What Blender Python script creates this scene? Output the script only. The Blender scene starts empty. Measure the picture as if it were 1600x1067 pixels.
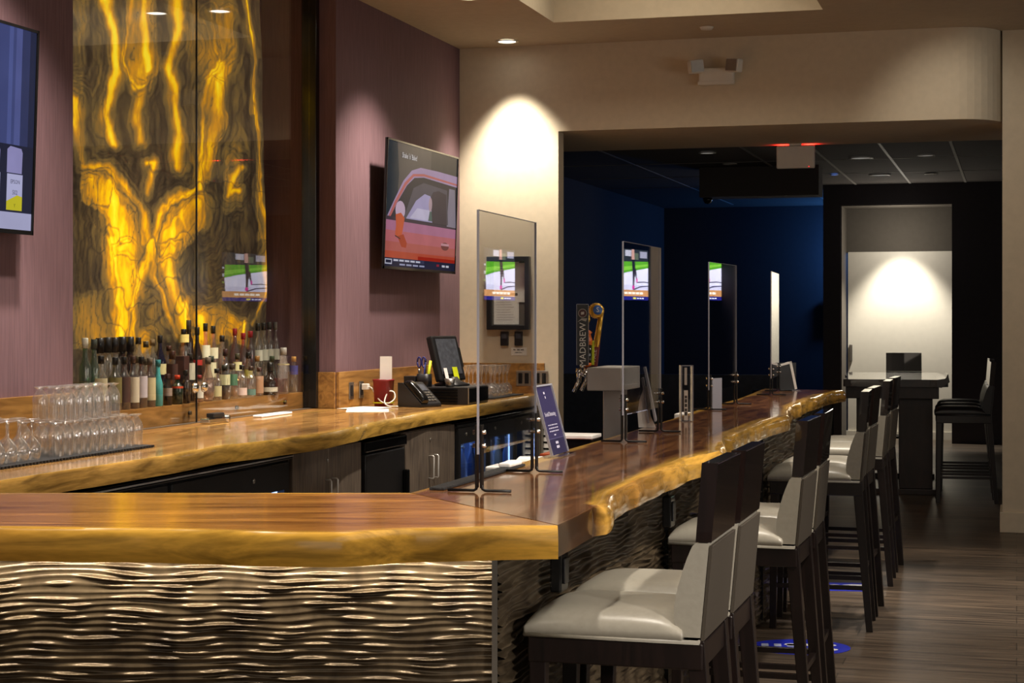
import bpy, math, random
from mathutils import Vector, Matrix, noise
random.seed(7)
PI = math.pi
SC = bpy.context.scene
COL = SC.collection
# ---------------------------------------------------------------- camera model (used to measure positions)
A = math.radians(16.0); CA, SA = math.cos(A), math.sin(A)
F = 2750.0; HZ = 499.0; EYE = 1.545

def W(X, D):                      # across / depth seen from the photographer -> room u, v
    return (X * CA - D * SA, X * SA + D * CA)
def P(px, py, z):                 # point of a horizontal plane
    D = (EYE - z) * F / (py - HZ)
    u, v = W((px - 800) / F * D, D)
    return (u, v, z)
def ratio(px):
    a = (px - 800) / F
    return (a * CA - SA) / (CA + a * SA)
def v_at(px, u): return u / ratio(px)
def u_at(px, v): return v * ratio(px)
def depth(u, v): return -u * SA + v * CA
def z_at(py, u, v): return EYE + (HZ - py) * depth(u, v) / F

# ---------------------------------------------------------------- colour / material helpers
def lin(c):
    c = c / 255.0
    return c / 12.92 if c <= 0.04045 else ((c + 0.055) / 1.055) ** 2.4
def rgb(r, g, b): return (lin(r), lin(g), lin(b), 1.0)

def new_mat(name):
    m = bpy.data.materials.new(name); m.use_nodes = True
    nt = m.node_tree
    for n in list(nt.nodes): nt.nodes.remove(n)
    out = nt.nodes.new('ShaderNodeOutputMaterial')
    return m, nt, out
def N(nt, typ, **kw):
    n = nt.nodes.new('ShaderNode' + typ)
    for k, v in kw.items():
        if hasattr(n, k) and not (k in n.inputs): setattr(n, k, v)
        else: n.inputs[k].default_value = v
    return n
def L(nt, a, b): nt.links.new(a, b)
def ramp(nt, stops, fac=None, interp='LINEAR'):
    r = nt.nodes.new('ShaderNodeValToRGB'); cr = r.color_ramp; cr.interpolation = interp
    while len(cr.elements) < len(stops): cr.elements.new(0.5)
    for e, (p, c) in zip(cr.elements, stops): e.position = p; e.color = c
    if fac is not None: L(nt, fac, r.inputs['Fac'])
    return r
def coords(nt, scale=(1, 1, 1), kind='Object'):
    t = N(nt, 'TexCoord'); mp = N(nt, 'Mapping'); mp.inputs['Scale'].default_value = scale
    L(nt, t.outputs[kind], mp.inputs['Vector']); return mp.outputs['Vector']
def plain(name, c, rough=0.5, metal=0.0, var=0.12, scale=14.0, bump=0.0, spec=0.5, coat=0.0):
    m, nt, out = new_mat(name)
    b = N(nt, 'BsdfPrincipled'); L(nt, b.outputs[0], out.inputs[0])
    b.inputs['Roughness'].default_value = rough; b.inputs['Metallic'].default_value = metal
    b.inputs['Specular IOR Level'].default_value = spec; b.inputs['Coat Weight'].default_value = coat
    nz = N(nt, 'TexNoise'); nz.inputs['Scale'].default_value = scale; nz.inputs['Detail'].default_value = 4
    L(nt, coords(nt), nz.inputs['Vector'])
    lo = tuple(x * (1 - var) for x in c[:3]) + (1,); hi = tuple(min(1, x * (1 + var)) for x in c[:3]) + (1,)
    r = ramp(nt, [(0.3, lo), (0.7, hi)], nz.outputs['Fac']); L(nt, r.outputs[0], b.inputs['Base Color'])
    if bump:
        bp = N(nt, 'Bump'); bp.inputs['Strength'].default_value = bump; bp.inputs['Distance'].default_value = 0.01
        L(nt, nz.outputs['Fac'], bp.inputs['Height']); L(nt, bp.outputs[0], b.inputs['Normal'])
    return m
def emis(name, c, s=1.0, sample=True):
    m, nt, out = new_mat(name)
    e = N(nt, 'Emission'); e.inputs['Color'].default_value = c; e.inputs['Strength'].default_value = s
    L(nt, e.outputs[0], out.inputs[0])
    if not sample: m.cycles.emission_sampling = 'NONE'
    return m
def glass(name, tint, rough=0.0, base=0.04, gain=0.96, power=5.0, haze=0.0):
    """clear pane: what is not mirrored at the surface (Schlick) passes straight through"""
    m, nt, out = new_mat(name)
    lw = N(nt, 'LayerWeight'); lw.inputs['Blend'].default_value = 0.5
    p = N(nt, 'Math', operation='POWER'); p.inputs[1].default_value = power; L(nt, lw.outputs['Facing'], p.inputs[0])
    q = N(nt, 'Math', operation='MULTIPLY_ADD'); q.inputs[1].default_value = gain; q.inputs[2].default_value = base
    q.use_clamp = True; L(nt, p.outputs[0], q.inputs[0])
    t = N(nt, 'BsdfTransparent'); t.inputs['Color'].default_value = tint
    g = N(nt, 'BsdfGlossy'); g.inputs['Roughness'].default_value = rough; g.inputs['Color'].default_value = (1, 1, 1, 1)
    mx = N(nt, 'MixShader'); L(nt, q.outputs[0], mx.inputs[0]); L(nt, t.outputs[0], mx.inputs[1]); L(nt, g.outputs[0], mx.inputs[2])
    if haze:
        df = N(nt, 'BsdfDiffuse'); df.inputs['Color'].default_value = (.9, .9, .88, 1)
        m2 = N(nt, 'MixShader'); m2.inputs[0].default_value = haze; L(nt, mx.outputs[0], m2.inputs[1]); L(nt, df.outputs[0], m2.inputs[2]); L(nt, m2.outputs[0], out.inputs[0])
    else: L(nt, mx.outputs[0], out.inputs[0])
    return m
def picture_mat(name, s):
    m, nt, out = new_mat(name)
    a = N(nt, 'Attribute'); a.attribute_name = 'Col'
    nz = N(nt, 'TexNoise'); nz.inputs['Scale'].default_value = 6; L(nt, coords(nt), nz.inputs['Vector'])
    mr = N(nt, 'MapRange'); mr.inputs['To Min'].default_value = 0.85; mr.inputs['To Max'].default_value = 1.15
    L(nt, nz.outputs['Fac'], mr.inputs['Value'])
    ml = N(nt, 'Math', operation='MULTIPLY'); ml.inputs[1].default_value = s; L(nt, mr.outputs[0], ml.inputs[0])
    e = N(nt, 'Emission'); L(nt, a.outputs['Color'], e.inputs['Color']); L(nt, ml.outputs[0], e.inputs['Strength'])
    g = N(nt, 'BsdfGlossy'); g.inputs['Roughness'].default_value = 0.12; g.inputs['Color'].default_value = (0.05, 0.05, 0.05, 1)
    ad = N(nt, 'AddShader'); L(nt, e.outputs[0], ad.inputs[0]); L(nt, g.outputs[0], ad.inputs[1])
    L(nt, ad.outputs[0], out.inputs[0]); return m
def print_mat(name, rough=0.5):
    m, nt, out = new_mat(name)
    a = N(nt, 'Attribute'); a.attribute_name = 'Col'
    b = N(nt, 'BsdfPrincipled'); b.inputs['Roughness'].default_value = rough
    L(nt, a.outputs['Color'], b.inputs['Base Color']); L(nt, b.outputs[0], out.inputs[0]); return m

def slab_mat(name, stretch, heart_dark, heart_light, sap, rough=0.14, coat=0.5):
    m, nt, out = new_mat(name)
    b = N(nt, 'BsdfPrincipled'); L(nt, b.outputs[0], out.inputs[0])
    b.inputs['Roughness'].default_value = rough; b.inputs['Coat Weight'].default_value = coat; b.inputs['Coat Roughness'].default_value = 0.06
    v = coords(nt, stretch)
    n1 = N(nt, 'TexNoise'); n1.inputs['Scale'].default_value = 3.0; n1.inputs['Detail'].default_value = 8; n1.inputs['Distortion'].default_value = 1.6
    L(nt, v, n1.inputs['Vector'])
    n2 = N(nt, 'TexNoise'); n2.inputs['Scale'].default_value = 26.0; n2.inputs['Detail'].default_value = 5; L(nt, v, n2.inputs['Vector'])
    mid = tuple((a + c) / 2 for a, c in zip(heart_dark, heart_light))
    r1 = ramp(nt, [(0.30, heart_dark), (0.5, mid), (0.70, heart_light)], n1.outputs['Fac'])
    r2 = ramp(nt, [(0.3, (0.72, 0.70, 0.68, 1)), (0.7, (1.1, 1.1, 1.1, 1))], n2.outputs['Fac'])
    ml = N(nt, 'Mix', data_type='RGBA', blend_type='MULTIPLY'); ml.inputs[0].default_value = 1.0
    L(nt, r1.outputs[0], ml.inputs[6]); L(nt, r2.outputs[0], ml.inputs[7])
    s2 = tuple(x * 0.45 for x in sap[:3]) + (1,)
    r3 = ramp(nt, [(0.33, s2), (0.55, sap), (0.8, tuple(min(1, x * 1.2) for x in sap[:3]) + (1,))], n1.outputs['Fac'])
    ml2 = N(nt, 'Mix', data_type='RGBA', blend_type='MULTIPLY'); ml2.inputs[0].default_value = 0.6
    L(nt, r3.outputs[0], ml2.inputs[6]); L(nt, r2.outputs[0], ml2.inputs[7])
    at = N(nt, 'Attribute'); at.attribute_name = 'Col'
    sep = N(nt, 'SeparateColor'); L(nt, at.outputs['Color'], sep.inputs[0])
    mx = N(nt, 'Mix', data_type='RGBA'); L(nt, sep.outputs[0], mx.inputs[0]); L(nt, ml.outputs[2], mx.inputs[6]); L(nt, ml2.outputs[2], mx.inputs[7])
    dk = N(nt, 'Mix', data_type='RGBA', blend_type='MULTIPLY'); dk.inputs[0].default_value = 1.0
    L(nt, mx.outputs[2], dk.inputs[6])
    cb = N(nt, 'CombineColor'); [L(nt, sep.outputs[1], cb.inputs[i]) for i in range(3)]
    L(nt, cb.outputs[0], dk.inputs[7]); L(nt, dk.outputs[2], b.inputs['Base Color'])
    bp = N(nt, 'Bump'); bp.inputs['Strength'].default_value = 0.12; bp.inputs['Distance'].default_value = 0.004
    L(nt, n1.outputs['Fac'], bp.inputs['Height']); L(nt, bp.outputs[0], b.inputs['Normal'])
    return m
def wood_mat(name, dark, light, stretch, rough=0.35, scale=5.0, coat=0.0):
    m, nt, out = new_mat(name)
    b = N(nt, 'BsdfPrincipled'); L(nt, b.outputs[0], out.inputs[0]); b.inputs['Roughness'].default_value = rough; b.inputs['Coat Weight'].default_value = coat; b.inputs['Coat Roughness'].default_value = 0.02
    n1 = N(nt, 'TexNoise'); n1.inputs['Scale'].default_value = scale; n1.inputs['Detail'].default_value = 7; n1.inputs['Distortion'].default_value = 0.8
    L(nt, coords(nt, stretch), n1.inputs['Vector'])
    r = ramp(nt, [(0.32, dark), (0.68, light)], n1.outputs['Fac']); L(nt, r.outputs[0], b.inputs['Base Color'])
    return m
def wall_mat(name, c, streak, rough=0.8, bump=0.15, mott=0.03):
    m, nt, out = new_mat(name)
    b = N(nt, 'BsdfPrincipled'); L(nt, b.outputs[0], out.inputs[0]); b.inputs['Roughness'].default_value = rough
    b.inputs['Specular IOR Level'].default_value = 0.25
    n1 = N(nt, 'TexNoise'); n1.inputs['Scale'].default_value = 9; n1.inputs['Detail'].default_value = 6; L(nt, coords(nt, streak), n1.inputs['Vector'])
    lo = tuple(x * (1 - mott) for x in c[:3]) + (1,); hi = tuple(x * (1 + mott) for x in c[:3]) + (1,)
    r = ramp(nt, [(0.35, lo), (0.65, hi)], n1.outputs['Fac']); L(nt, r.outputs[0], b.inputs['Base Color'])
    bp = N(nt, 'Bump'); bp.inputs['Strength'].default_value = bump; bp.inputs['Distance'].default_value = 0.004
    L(nt, n1.outputs['Fac'], bp.inputs['Height']); L(nt, bp.outputs[0], b.inputs['Normal'])
    return m
def floor_mat():
    m, nt, out = new_mat('floor_planks')
    b = N(nt, 'BsdfPrincipled'); L(nt, b.outputs[0], out.inputs[0]); b.inputs['Roughness'].default_value = 0.38
    br = N(nt, 'TexBrick'); br.inputs['Scale'].default_value = 1.0
    br.inputs['Brick Width'].default_value = 1.5; br.inputs['Row Height'].default_value = 0.19; br.inputs['Mortar Size'].default_value = 0.0025
    br.inputs['Color1'].default_value = (0.62, 0.62, 0.62, 1); br.inputs['Color2'].default_value = (1.2, 1.16, 1.1, 1); br.inputs['Mortar'].default_value = (0.3, 0.3, 0.3, 1)
    L(nt, coords(nt), br.inputs['Vector'])
    n1 = N(nt, 'TexNoise'); n1.inputs['Scale'].default_value = 4; n1.inputs['Detail'].default_value = 8; n1.inputs['Distortion'].default_value = 0.7
    L(nt, coords(nt, (0.5, 9, 1)), n1.inputs['Vector'])
    r = ramp(nt, [(0.32, rgb(52, 43, 37)), (0.68, rgb(112, 97, 82))], n1.outputs['Fac'])
    ml = N(nt, 'Mix', data_type='RGBA', blend_type='MULTIPLY'); ml.inputs[0].default_value = 1.0
    L(nt, r.outputs[0], ml.inputs[6]); L(nt, br.outputs['Color'], ml.inputs[7]); L(nt, ml.outputs[2], b.inputs['Base Color'])
    return m
def wave_mat():
    m, nt, out = new_mat('wave_bronze')
    b = N(nt, 'BsdfPrincipled'); L(nt, b.outputs[0], out.inputs[0])
    b.inputs['Roughness'].default_value = 0.28; b.inputs['Metallic'].default_value = 0.45
    n1 = N(nt, 'TexNoise'); n1.inputs['Scale'].default_value = 11; n1.inputs['Detail'].default_value = 9; L(nt, coords(nt, (1.2, 1.2, 0.8)), n1.inputs['Vector'])
    r = ramp(nt, [(0.3, rgb(50, 40, 30)), (0.7, rgb(108, 94, 74))], n1.outputs['Fac']); L(nt, r.outputs[0], b.inputs['Base Color'])
    return m

M = {}
M['purple'] = wall_mat('purple_wallcover', rgb(112, 86, 91), (9, 9, 0.5), 0.75, 0.3, 0.12)
M['cream'] = wall_mat('cream_paint', rgb(206, 192, 168), (2, 2, 2), 0.85, 0.05)
M['ceil'] = wall_mat('ceiling_paint', rgb(190, 176, 154), (2, 2, 2), 0.9, 0.03)
M['dark_wall'] = wall_mat('dark_wall_paint', rgb(70, 66, 70), (2, 2, 2), 0.85, 0.05)
M['grey_wall'] = wall_mat('grey_wall_paint', rgb(96, 90, 82), (2, 2, 2), 0.85, 0.05)
M['white_door'] = plain('white_door_paint', rgb(226, 220, 206), 0.5, var=0.02)
M['tile'] = plain('ceiling_tile', rgb(84, 78, 74), 0.9, var=0.06, scale=60)
M['grid'] = plain('ceiling_grid', rgb(150, 146, 140), 0.6)
M['floor'] = floor_mat()
M['wave'] = wave_mat()
M['chrome'] = plain('chrome', rgb(215, 212, 206), 0.16, 1.0, 0.03)
M['handle'] = plain('satin_handle', rgb(196, 192, 186), 0.35, 0.35, 0.04)
M['steel'] = plain('brushed_steel', rgb(168, 164, 158), 0.36, 1.0, 0.06)
M['black'] = plain('black_plastic', rgb(24, 23, 24), 0.42)
M['black_gloss'] = plain('black_gloss', rgb(14, 14, 15), 0.15)
M['black_metal'] = plain('black_metal', rgb(20, 19, 19), 0.4, 0.4)
M['rubber'] = plain('black_rubber', rgb(20, 20, 22), 0.7, bump=0.4, scale=120)
M['white'] = plain('white_plastic', rgb(220, 216, 206), 0.45, var=0.03)
M['paper'] = plain('paper', rgb(236, 232, 226), 0.75, var=0.03)
M['leather'] = plain('taupe_leather', rgb(148, 143, 131), 0.36, var=0.05, scale=60, bump=0.05)
M['leather_back'] = plain('taupe_leather_back_shaded', rgb(60, 53, 44), 0.55, var=0.06, scale=60)  # same leather as the seats, shade on the stool backs painted in darker
M['dark_leather'] = plain('black_leather', rgb(22, 20, 21), 0.38, var=0.08, scale=60)
M['espresso'] = wood_mat('espresso_wood', rgb(15, 10, 9), rgb(29, 19, 17), (6, 6, 0.8), 0.3)
M['cabinet'] = wood_mat('grey_laminate', rgb(84, 74, 66), rgb(126, 112, 98), (8, 8, 0.6), 0.45, 7)
M['splash'] = wood_mat('backsplash_wood', rgb(112, 76, 36), rgb(166, 122, 64), (5, 0.7, 6), 0.3, 5)
M['ledge'] = wood_mat('ledge_wood', rgb(104, 70, 30), rgb(160, 116, 62), (5, 0.7, 6), 0.3, 5)
M['rail_wood'] = wood_mat('espresso_polished', rgb(15, 10, 9), rgb(29, 19, 17), (6, 6, 0.8), 0.2, coat=1.0)
M['table_base'] = wood_mat('dark_table_base', rgb(24, 14, 12), rgb(42, 25, 19), (3, 3, 1), 0.4)
M['table_wood'] = wood_mat('dark_table_wood', rgb(26, 15, 13), rgb(44, 26, 20), (3, 3, 1), 0.25, coat=0.9)
M['slab_bar'] = slab_mat('bar_slab', (5, 0.55, 5), rgb(72, 42, 24), rgb(150, 100, 58), rgb(224, 172, 76))
M['slab_front'] = slab_mat('front_slab', (0.55, 5, 5), rgb(104, 62, 28), rgb(206, 142, 66), rgb(232, 178, 72), 0.2, 0.12)
M['slab_back'] = slab_mat('back_slab', (5, 0.55, 5), rgb(112, 78, 40), rgb(196, 148, 84), rgb(222, 174, 82), 0.22)
M['acrylic'] = glass('clear_acrylic', (0.97, 0.97, 0.97, 1))
M['acrylic_edge'] = plain('acrylic_edge', rgb(150, 150, 160), 0.3, var=0.02)
M['pane'] = glass('niche_glass', (0.97, 0.97, 0.96, 1), 0.0, 0.035, 0.9)
M['cooler_glass'] = glass('cooler_glass', (0.93, 0.95, 0.97, 1), 0.02)
M['glassware'] = glass('glassware', (0.97, 0.965, 0.955, 1), 0.12, 0.16, 0.84, 2.0, 0.05)
M['screen_dark'] = plain('dark_screen', rgb(70, 72, 78), 0.25, var=0.25, scale=30)
M['led_blue'] = emis('cooler_light', (0.3, 0.5, 1.0, 1), 3.2)
M['lamp'] = emis('downlight_lens', (1.0, 0.93, 0.82, 1), 9.0)
M['lamp_off'] = plain('unlit_lens', rgb(200, 196, 188), 0.4)
M['lamp_dim'] = emis('dim_lens', (0.75, 0.72, 0.66, 1), 0.28)
M['lamp_blue'] = emis('blue_lens', (0.15, 0.3, 1.0, 1), 3.0)
M['red'] = plain('red_plastic', rgb(122, 26, 30), 0.4)
M['red_led'] = emis('red_led', (1.0, 0.03, 0.03, 1), 1.2)
M['tray_red'] = plain('red_wood', rgb(150, 62, 28), 0.4)
M['navy'] = plain('navy_print', rgb(56, 50, 92), 0.35)
M['yellow'] = plain('yellow_plastic', rgb(206, 214, 30), 0.5)
M['blue_plastic'] = plain('blue_plastic', rgb(40, 44, 110), 0.35)
M['print'] = print_mat('printed_colours', 0.5)
M['tv_right'] = picture_mat('tv_picture', 0.62)
M['tv_left'] = picture_mat('tv_picture_blue', 0.75)
M['tv_far'] = picture_mat('tv_picture_bright', 2.6)
M['gold'] = plain('gold_paint', rgb(206, 160, 60), 0.28, 0.7)
M['orange'] = plain('orange_paint', rgb(214, 104, 20), 0.35)
M['blue_paint'] = plain('blue_paint', rgb(36, 84, 150), 0.35)

# ---------------------------------------------------------------- mesh builder
class MB:
    def __init__(s): s.v = []; s.f = []; s.c = []; s.sm = []
    def add(s, vs, fs, col=None, smooth=False, T=None):
        o = len(s.v)
        for p in vs: s.v.append(tuple(T @ Vector(p)) if T is not None else tuple(p))
        for f in fs: s.f.append([i + o for i in f]); s.c.append(col or (1, 1, 1, 1)); s.sm.append(smooth)
        return s
    def box(s, x0, x1, y0, y1, z0, z1, T=None, col=None):
        vs = [(x0, y0, z0), (x1, y0, z0), (x1, y1, z0), (x0, y1, z0), (x0, y0, z1), (x1, y0, z1), (x1, y1, z1), (x0, y1, z1)]
        return s.add(vs, [(0, 3, 2, 1), (4, 5, 6, 7), (0, 1, 5, 4), (1, 2, 6, 5), (2, 3, 7, 6), (3, 0, 4, 7)], col, False, T)
    def bar(s, a, b, ra, rb=None, n=4, T=None, smooth=None):
        """tapered bar from a to b, n-sided"""
        rb = ra if rb is None else rb; a = Vector(a); b = Vector(b); d = (b - a).normalized()
        up = Vector((0, 0, 1)) if abs(d.z) < 0.95 else Vector((0, 1, 0))
        x = d.cross(up).normalized(); y = d.cross(x).normalized(); vs = []
        off = PI / 4 if n == 4 else 0; k = math.sqrt(2) if n == 4 else 1
        for q, r in ((a, ra), (b, rb)):
            for i in range(n):
                t = 2 * PI * i / n + off; vs.append(q + x * math.cos(t) * r * k + y * math.sin(t) * r * k)
        fs = [(i, (i + 1) % n, n + (i + 1) % n, n + i) for i in range(n)] + [tuple(range(n))[::-1], tuple(range(n, 2 * n))]
        return s.add(vs, fs, None, (n > 6) if smooth is None else smooth, T)
    def tube(s, pts, r, n=6, T=None):
        pts = [Vector(p) for p in pts]; vs = []; fs = []; px = None
        for i, p in enumerate(pts):
            d = (pts[min(i + 1, len(pts) - 1)] - pts[max(i - 1, 0)]).normalized()
            if px is None:
                up = Vector((0, 0, 1)) if abs(d.z) < 0.9 else Vector((0, 1, 0)); px = d.cross(up).normalized()
            px = (px - d * px.dot(d)).normalized(); py = d.cross(px)
            for k in range(n):
                t = 2 * PI * k / n; vs.append(p + px * math.cos(t) * r + py * math.sin(t) * r)
        for i in range(len(pts) - 1):
            for k in range(n): fs.append((i * n + k, i * n + (k + 1) % n, (i + 1) * n + (k + 1) % n, (i + 1) * n + k))
        fs += [tuple(range(n))[::-1], tuple(range((len(pts) - 1) * n, len(pts) * n))]
        return s.add(vs, fs, None, True, T)
    def lathe(s, prof, n=18, T=None, sx=1, sy=1, cap0=True, cap1=True, square=0.0):
        vs = []; fs = []
        for r, z in prof:
            for k in range(n):
                t = 2 * PI * k / n + PI / n; c, q = math.cos(t), math.sin(t)
                m = 1.0
                if square: m = 1.0 / (abs(c) ** (2 + square * 6) + abs(q) ** (2 + square * 6)) ** (1 / (2 + square * 6))
                vs.append((r * c * m * sx, r * q * m * sy, z))
        for i in range(len(prof) - 1):
            for k in range(n): fs.append((i * n + k, i * n + (k + 1) % n, (i + 1) * n + (k + 1) % n, (i + 1) * n + k))
        if cap0: fs.append(tuple(range(n))[::-1])
        if cap1: fs.append(tuple(range((len(prof) - 1) * n, len(prof) * n)))
        return s.add(vs, fs, None, True, T)
    def prism(s, poly, h0, h1, axis='z', T=None, col=None, smooth=False):
        n = len(poly)
        f3 = {'z': lambda a, b, h: (a, b, h), 'y': lambda a, b, h: (a, h, b), 'x': lambda a, b, h: (h, a, b)}[axis]
        vs = [f3(a, b, h0) for a, b in poly] + [f3(a, b, h1) for a, b in poly]
        fs = [(i, (i + 1) % n, n + (i + 1) % n, n + i) for i in range(n)]
        s.add(vs, fs, col, smooth, T)
        return s.add(vs, [tuple(range(n))[::-1], tuple(range(n, 2 * n))], col, False, T)
    def pillow(s, x0, x1, y0, y1, z0, h, n=14, p=4.0, T=None):
        vs = []; fs = []
        for i in range(n + 1):
            for j in range(n + 1):
                a = -1 + 2 * i / n; b = -1 + 2 * j / n
                a = math.sin(a * PI / 2); b = math.sin(b * PI / 2)
                e = (1 - abs(a) ** p) ** 0.5 * (1 - abs(b) ** p) ** 0.5
                vs.append(((x0 + x1) / 2 + a * (x1 - x0) / 2, (y0 + y1) / 2 + b * (y1 - y0) / 2, z0 + h * (0.28 + 0.72 * e)))
        k = len(vs)
        vs += [(x, y, z0) for x, y, z in vs[:k]]
        q = lambda i, j: i * (n + 1) + j
        for i in range(n):
            for j in range(n):
                fs.append((q(i, j), q(i + 1, j), q(i + 1, j + 1), q(i, j + 1)))
                fs.append((k + q(i, j), k + q(i, j + 1), k + q(i + 1, j + 1), k + q(i + 1, j)))
        for i in range(n):
            fs += [(q(i, 0), k + q(i, 0), k + q(i + 1, 0), q(i + 1, 0)), (q(i, n), q(i + 1, n), k + q(i + 1, n), k + q(i, n)),
                   (q(0, i), q(0, i + 1), k + q(0, i + 1), k + q(0, i)), (q(n, i), k + q(n, i), k + q(n, i + 1), q(n, i + 1))]
        return s.add(vs, fs, None, True, T)
    def grid(s, fn, nu, nv, smooth=True, colfn=None):
        vs = [fn(i / nu, j / nv) for i in range(nu + 1) for j in range(nv + 1)]
        fs = [(i * (nv + 1) + j, (i + 1) * (nv + 1) + j, (i + 1) * (nv + 1) + j + 1, i * (nv + 1) + j + 1) for i in range(nu) for j in range(nv)]
        return s.add(vs, fs, None, smooth)
    def text(s, string, size, T, col=None, align='CENTER', sx=1.0):
        cu = bpy.data.curves.new('t', 'FONT'); cu.body = string; cu.size = size; cu.align_x = align; cu.align_y = 'CENTER'; cu.resolution_u = 2
        o = bpy.data.objects.new('t', cu); COL.objects.link(o)
        dg = bpy.context.evaluated_depsgraph_get(); me = o.evaluated_get(dg).to_mesh()
        vs = [(v.co.x * sx, v.co.y, 0) for v in me.vertices]; fs = [tuple(p.vertices) for p in me.polygons]
        o.evaluated_get(dg).to_mesh_clear(); bpy.data.objects.remove(o); bpy.data.curves.remove(cu)
        return s.add(vs, fs, col, False, T)
    def words(s, T, x0, x1, z, h, col, n=3):
        """a line of small print too fine to read: n word-shaped marks"""
        w = (x1 - x0) / n
        for k in range(n):
            a, b = x0 + k * w, x0 + (k + .62 + .22 * ((k * 7 + n) % 3) / 2) * w
            s.add([(a, z, 0), (b, z, 0), (b, z + h, 0), (a, z + h, 0)], [(0, 1, 2, 3)], col, False, T)
        return s
    def mesh(s, name, mat, colors=False):
        me = bpy.data.meshes.new(name); me.from_pydata(s.v, [], s.f); me.materials.append(mat)
        me.polygons.foreach_set('use_smooth', s.sm)
        if colors:
            at = me.color_attributes.new('Col', 'FLOAT_COLOR', 'CORNER'); d = []
            for p in me.polygons: d += list(s.c[p.index]) * p.loop_total
            at.data.foreach_set('color', d)
        me.update(); return me
    def build(s, name, mat, parent=None, bevel=0.0, colors=False, vcol=None, seg=2):
        me = s.mesh(name, mat, colors)
        if vcol is not None:
            at = me.color_attributes.new('Col', 'FLOAT_COLOR', 'POINT'); at.data.foreach_set('color', [x for c in vcol for x in c])
        o = bpy.data.objects.new(name, me); COL.objects.link(o)
        if parent is not None: o.parent = parent
        if bevel:
            b = o.modifiers.new('bevel', 'BEVEL'); b.width = bevel; b.segments = seg; b.limit_method = 'ANGLE'; b.angle_limit = 0.6
        return o

def tag(o, label, cat, group=None):
    o['label'] = label; o['category'] = cat
    if group: o['group'] = group
    return o
def thing(name, label, cat, loc=(0, 0, 0), rotz=0.0, group=None):
    o = bpy.data.objects.new(name, None); COL.objects.link(o); o.empty_display_size = 0.05
    o.location = loc; o.rotation_euler = (0, 0, rotz); return tag(o, label, cat, group)
def struct(o): o['kind'] = 'structure'; return o
def dup(root, loc, rotz=None, label=None, group=None):
    def cp(o, par):
        c = o.copy(); COL.objects.link(c)
        if par is not None: c.parent = par
        for ch in [k for k in o.children]: cp(ch, c)
        return c
    kids = list(root.children)
    r = root.copy(); COL.objects.link(r); r.location = loc
    if rotz is not None: r.rotation_euler = (0, 0, rotz)
    if label: r['label'] = label
    if group: r['group'] = group
    for ch in kids: cp(ch, r)
    return r
ORD = ['first', 'second', 'third', 'fourth', 'fifth', 'sixth', 'seventh', 'eighth', 'ninth', 'tenth', 'eleventh', 'twelfth', 'thirteenth', 'fourteenth']

# ================================================================ THE SETTING
CZ = 3.64; FZ = 3.25
VW = 13.0                       # cream end wall
mb = MB(); mb.box(-5.6, 7.0, -4.0, 31.0, -0.1, 0.0); struct(mb.build('floor', M['floor']))
# ceiling with the recessed tray
mb = MB()
tu0, tu1, tv1 = -3.14, -1.26, 12.02
mb.box(-5.6, tu0, -4, 14.6, CZ, CZ + 0.6); mb.box(tu1, 7, -4, 14.6, CZ, CZ + 0.6)
mb.box(tu0, tu1, tv1, 14.6, CZ, CZ + 0.6); mb.box(tu0, tu1, -4, 2.0, CZ, CZ + 0.6); mb.box(tu0, tu1, 2.0, tv1, CZ + 0.42, CZ + 0.6)
struct(mb.build('ceiling', M['ceil']))
mb = MB(); mb.box(-5.6, 7.0, 14.6, 31.0, FZ, FZ + 0.1)
struct(mb.build('ceiling_far', M['tile']))
mb = MB()
for u in (-4.05, -2.62, -1.95, -1.28, -0.61, 0.06):
    mb.box(u - 0.014, u + 0.014, 14.7, 26.0, FZ - 0.006, FZ + 0.002)
for v in (15.4, 17.2, 19.0, 20.8, 22.4): mb.box(-5.1, 1.2, v - 0.008, v + 0.008, FZ - 0.005, FZ + 0.002)
struct(mb.build('trim_1', M['grid']))
# left wall: two purple piers and the niche between them
struct(MB().box(-5.0, -4.15, -4.0, 7.185, 0, CZ).build('wall_left', M['purple']))
struct(MB().box(-5.0, -4.15, 10.42, VW, 0, CZ).build('wall_left', M['purple']))
struct(MB().box(-5.0, -4.66, 7.185, 10.42, 0, CZ).build('wall_left', M['purple']))
# cream end wall and header with the rounded end
mb = MB(); mb.box(-5.0, -3.36, VW, VW + 0.16, 0, CZ)
arc = [(-0.45 + 0.35 * math.sin(t * PI / 2 / 10), VW + 0.36 - 0.36 * math.cos(t * PI / 2 / 10)) for t in range(11)]
poly = [(-3.36, VW)] + arc + [(-0.1, 14.6), (-5.2, 14.6), (-5.2, VW + 0.16), (-3.36, VW + 0.16)]
mb.prism(poly, 2.98, CZ)
struct(mb.build('wall_back', M['cream']))
mb = MB(); mb.box(-0.1, 0.075, 13.25, 13.75, 0, CZ); struct(mb.build('wall_right', M['cream']))
mb = MB(); mb.box(-0.118, 0.093, 13.232, 13.768, 0, 0.15); struct(mb.build('baseboard_right', M['cream'], bevel=0.006))
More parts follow.
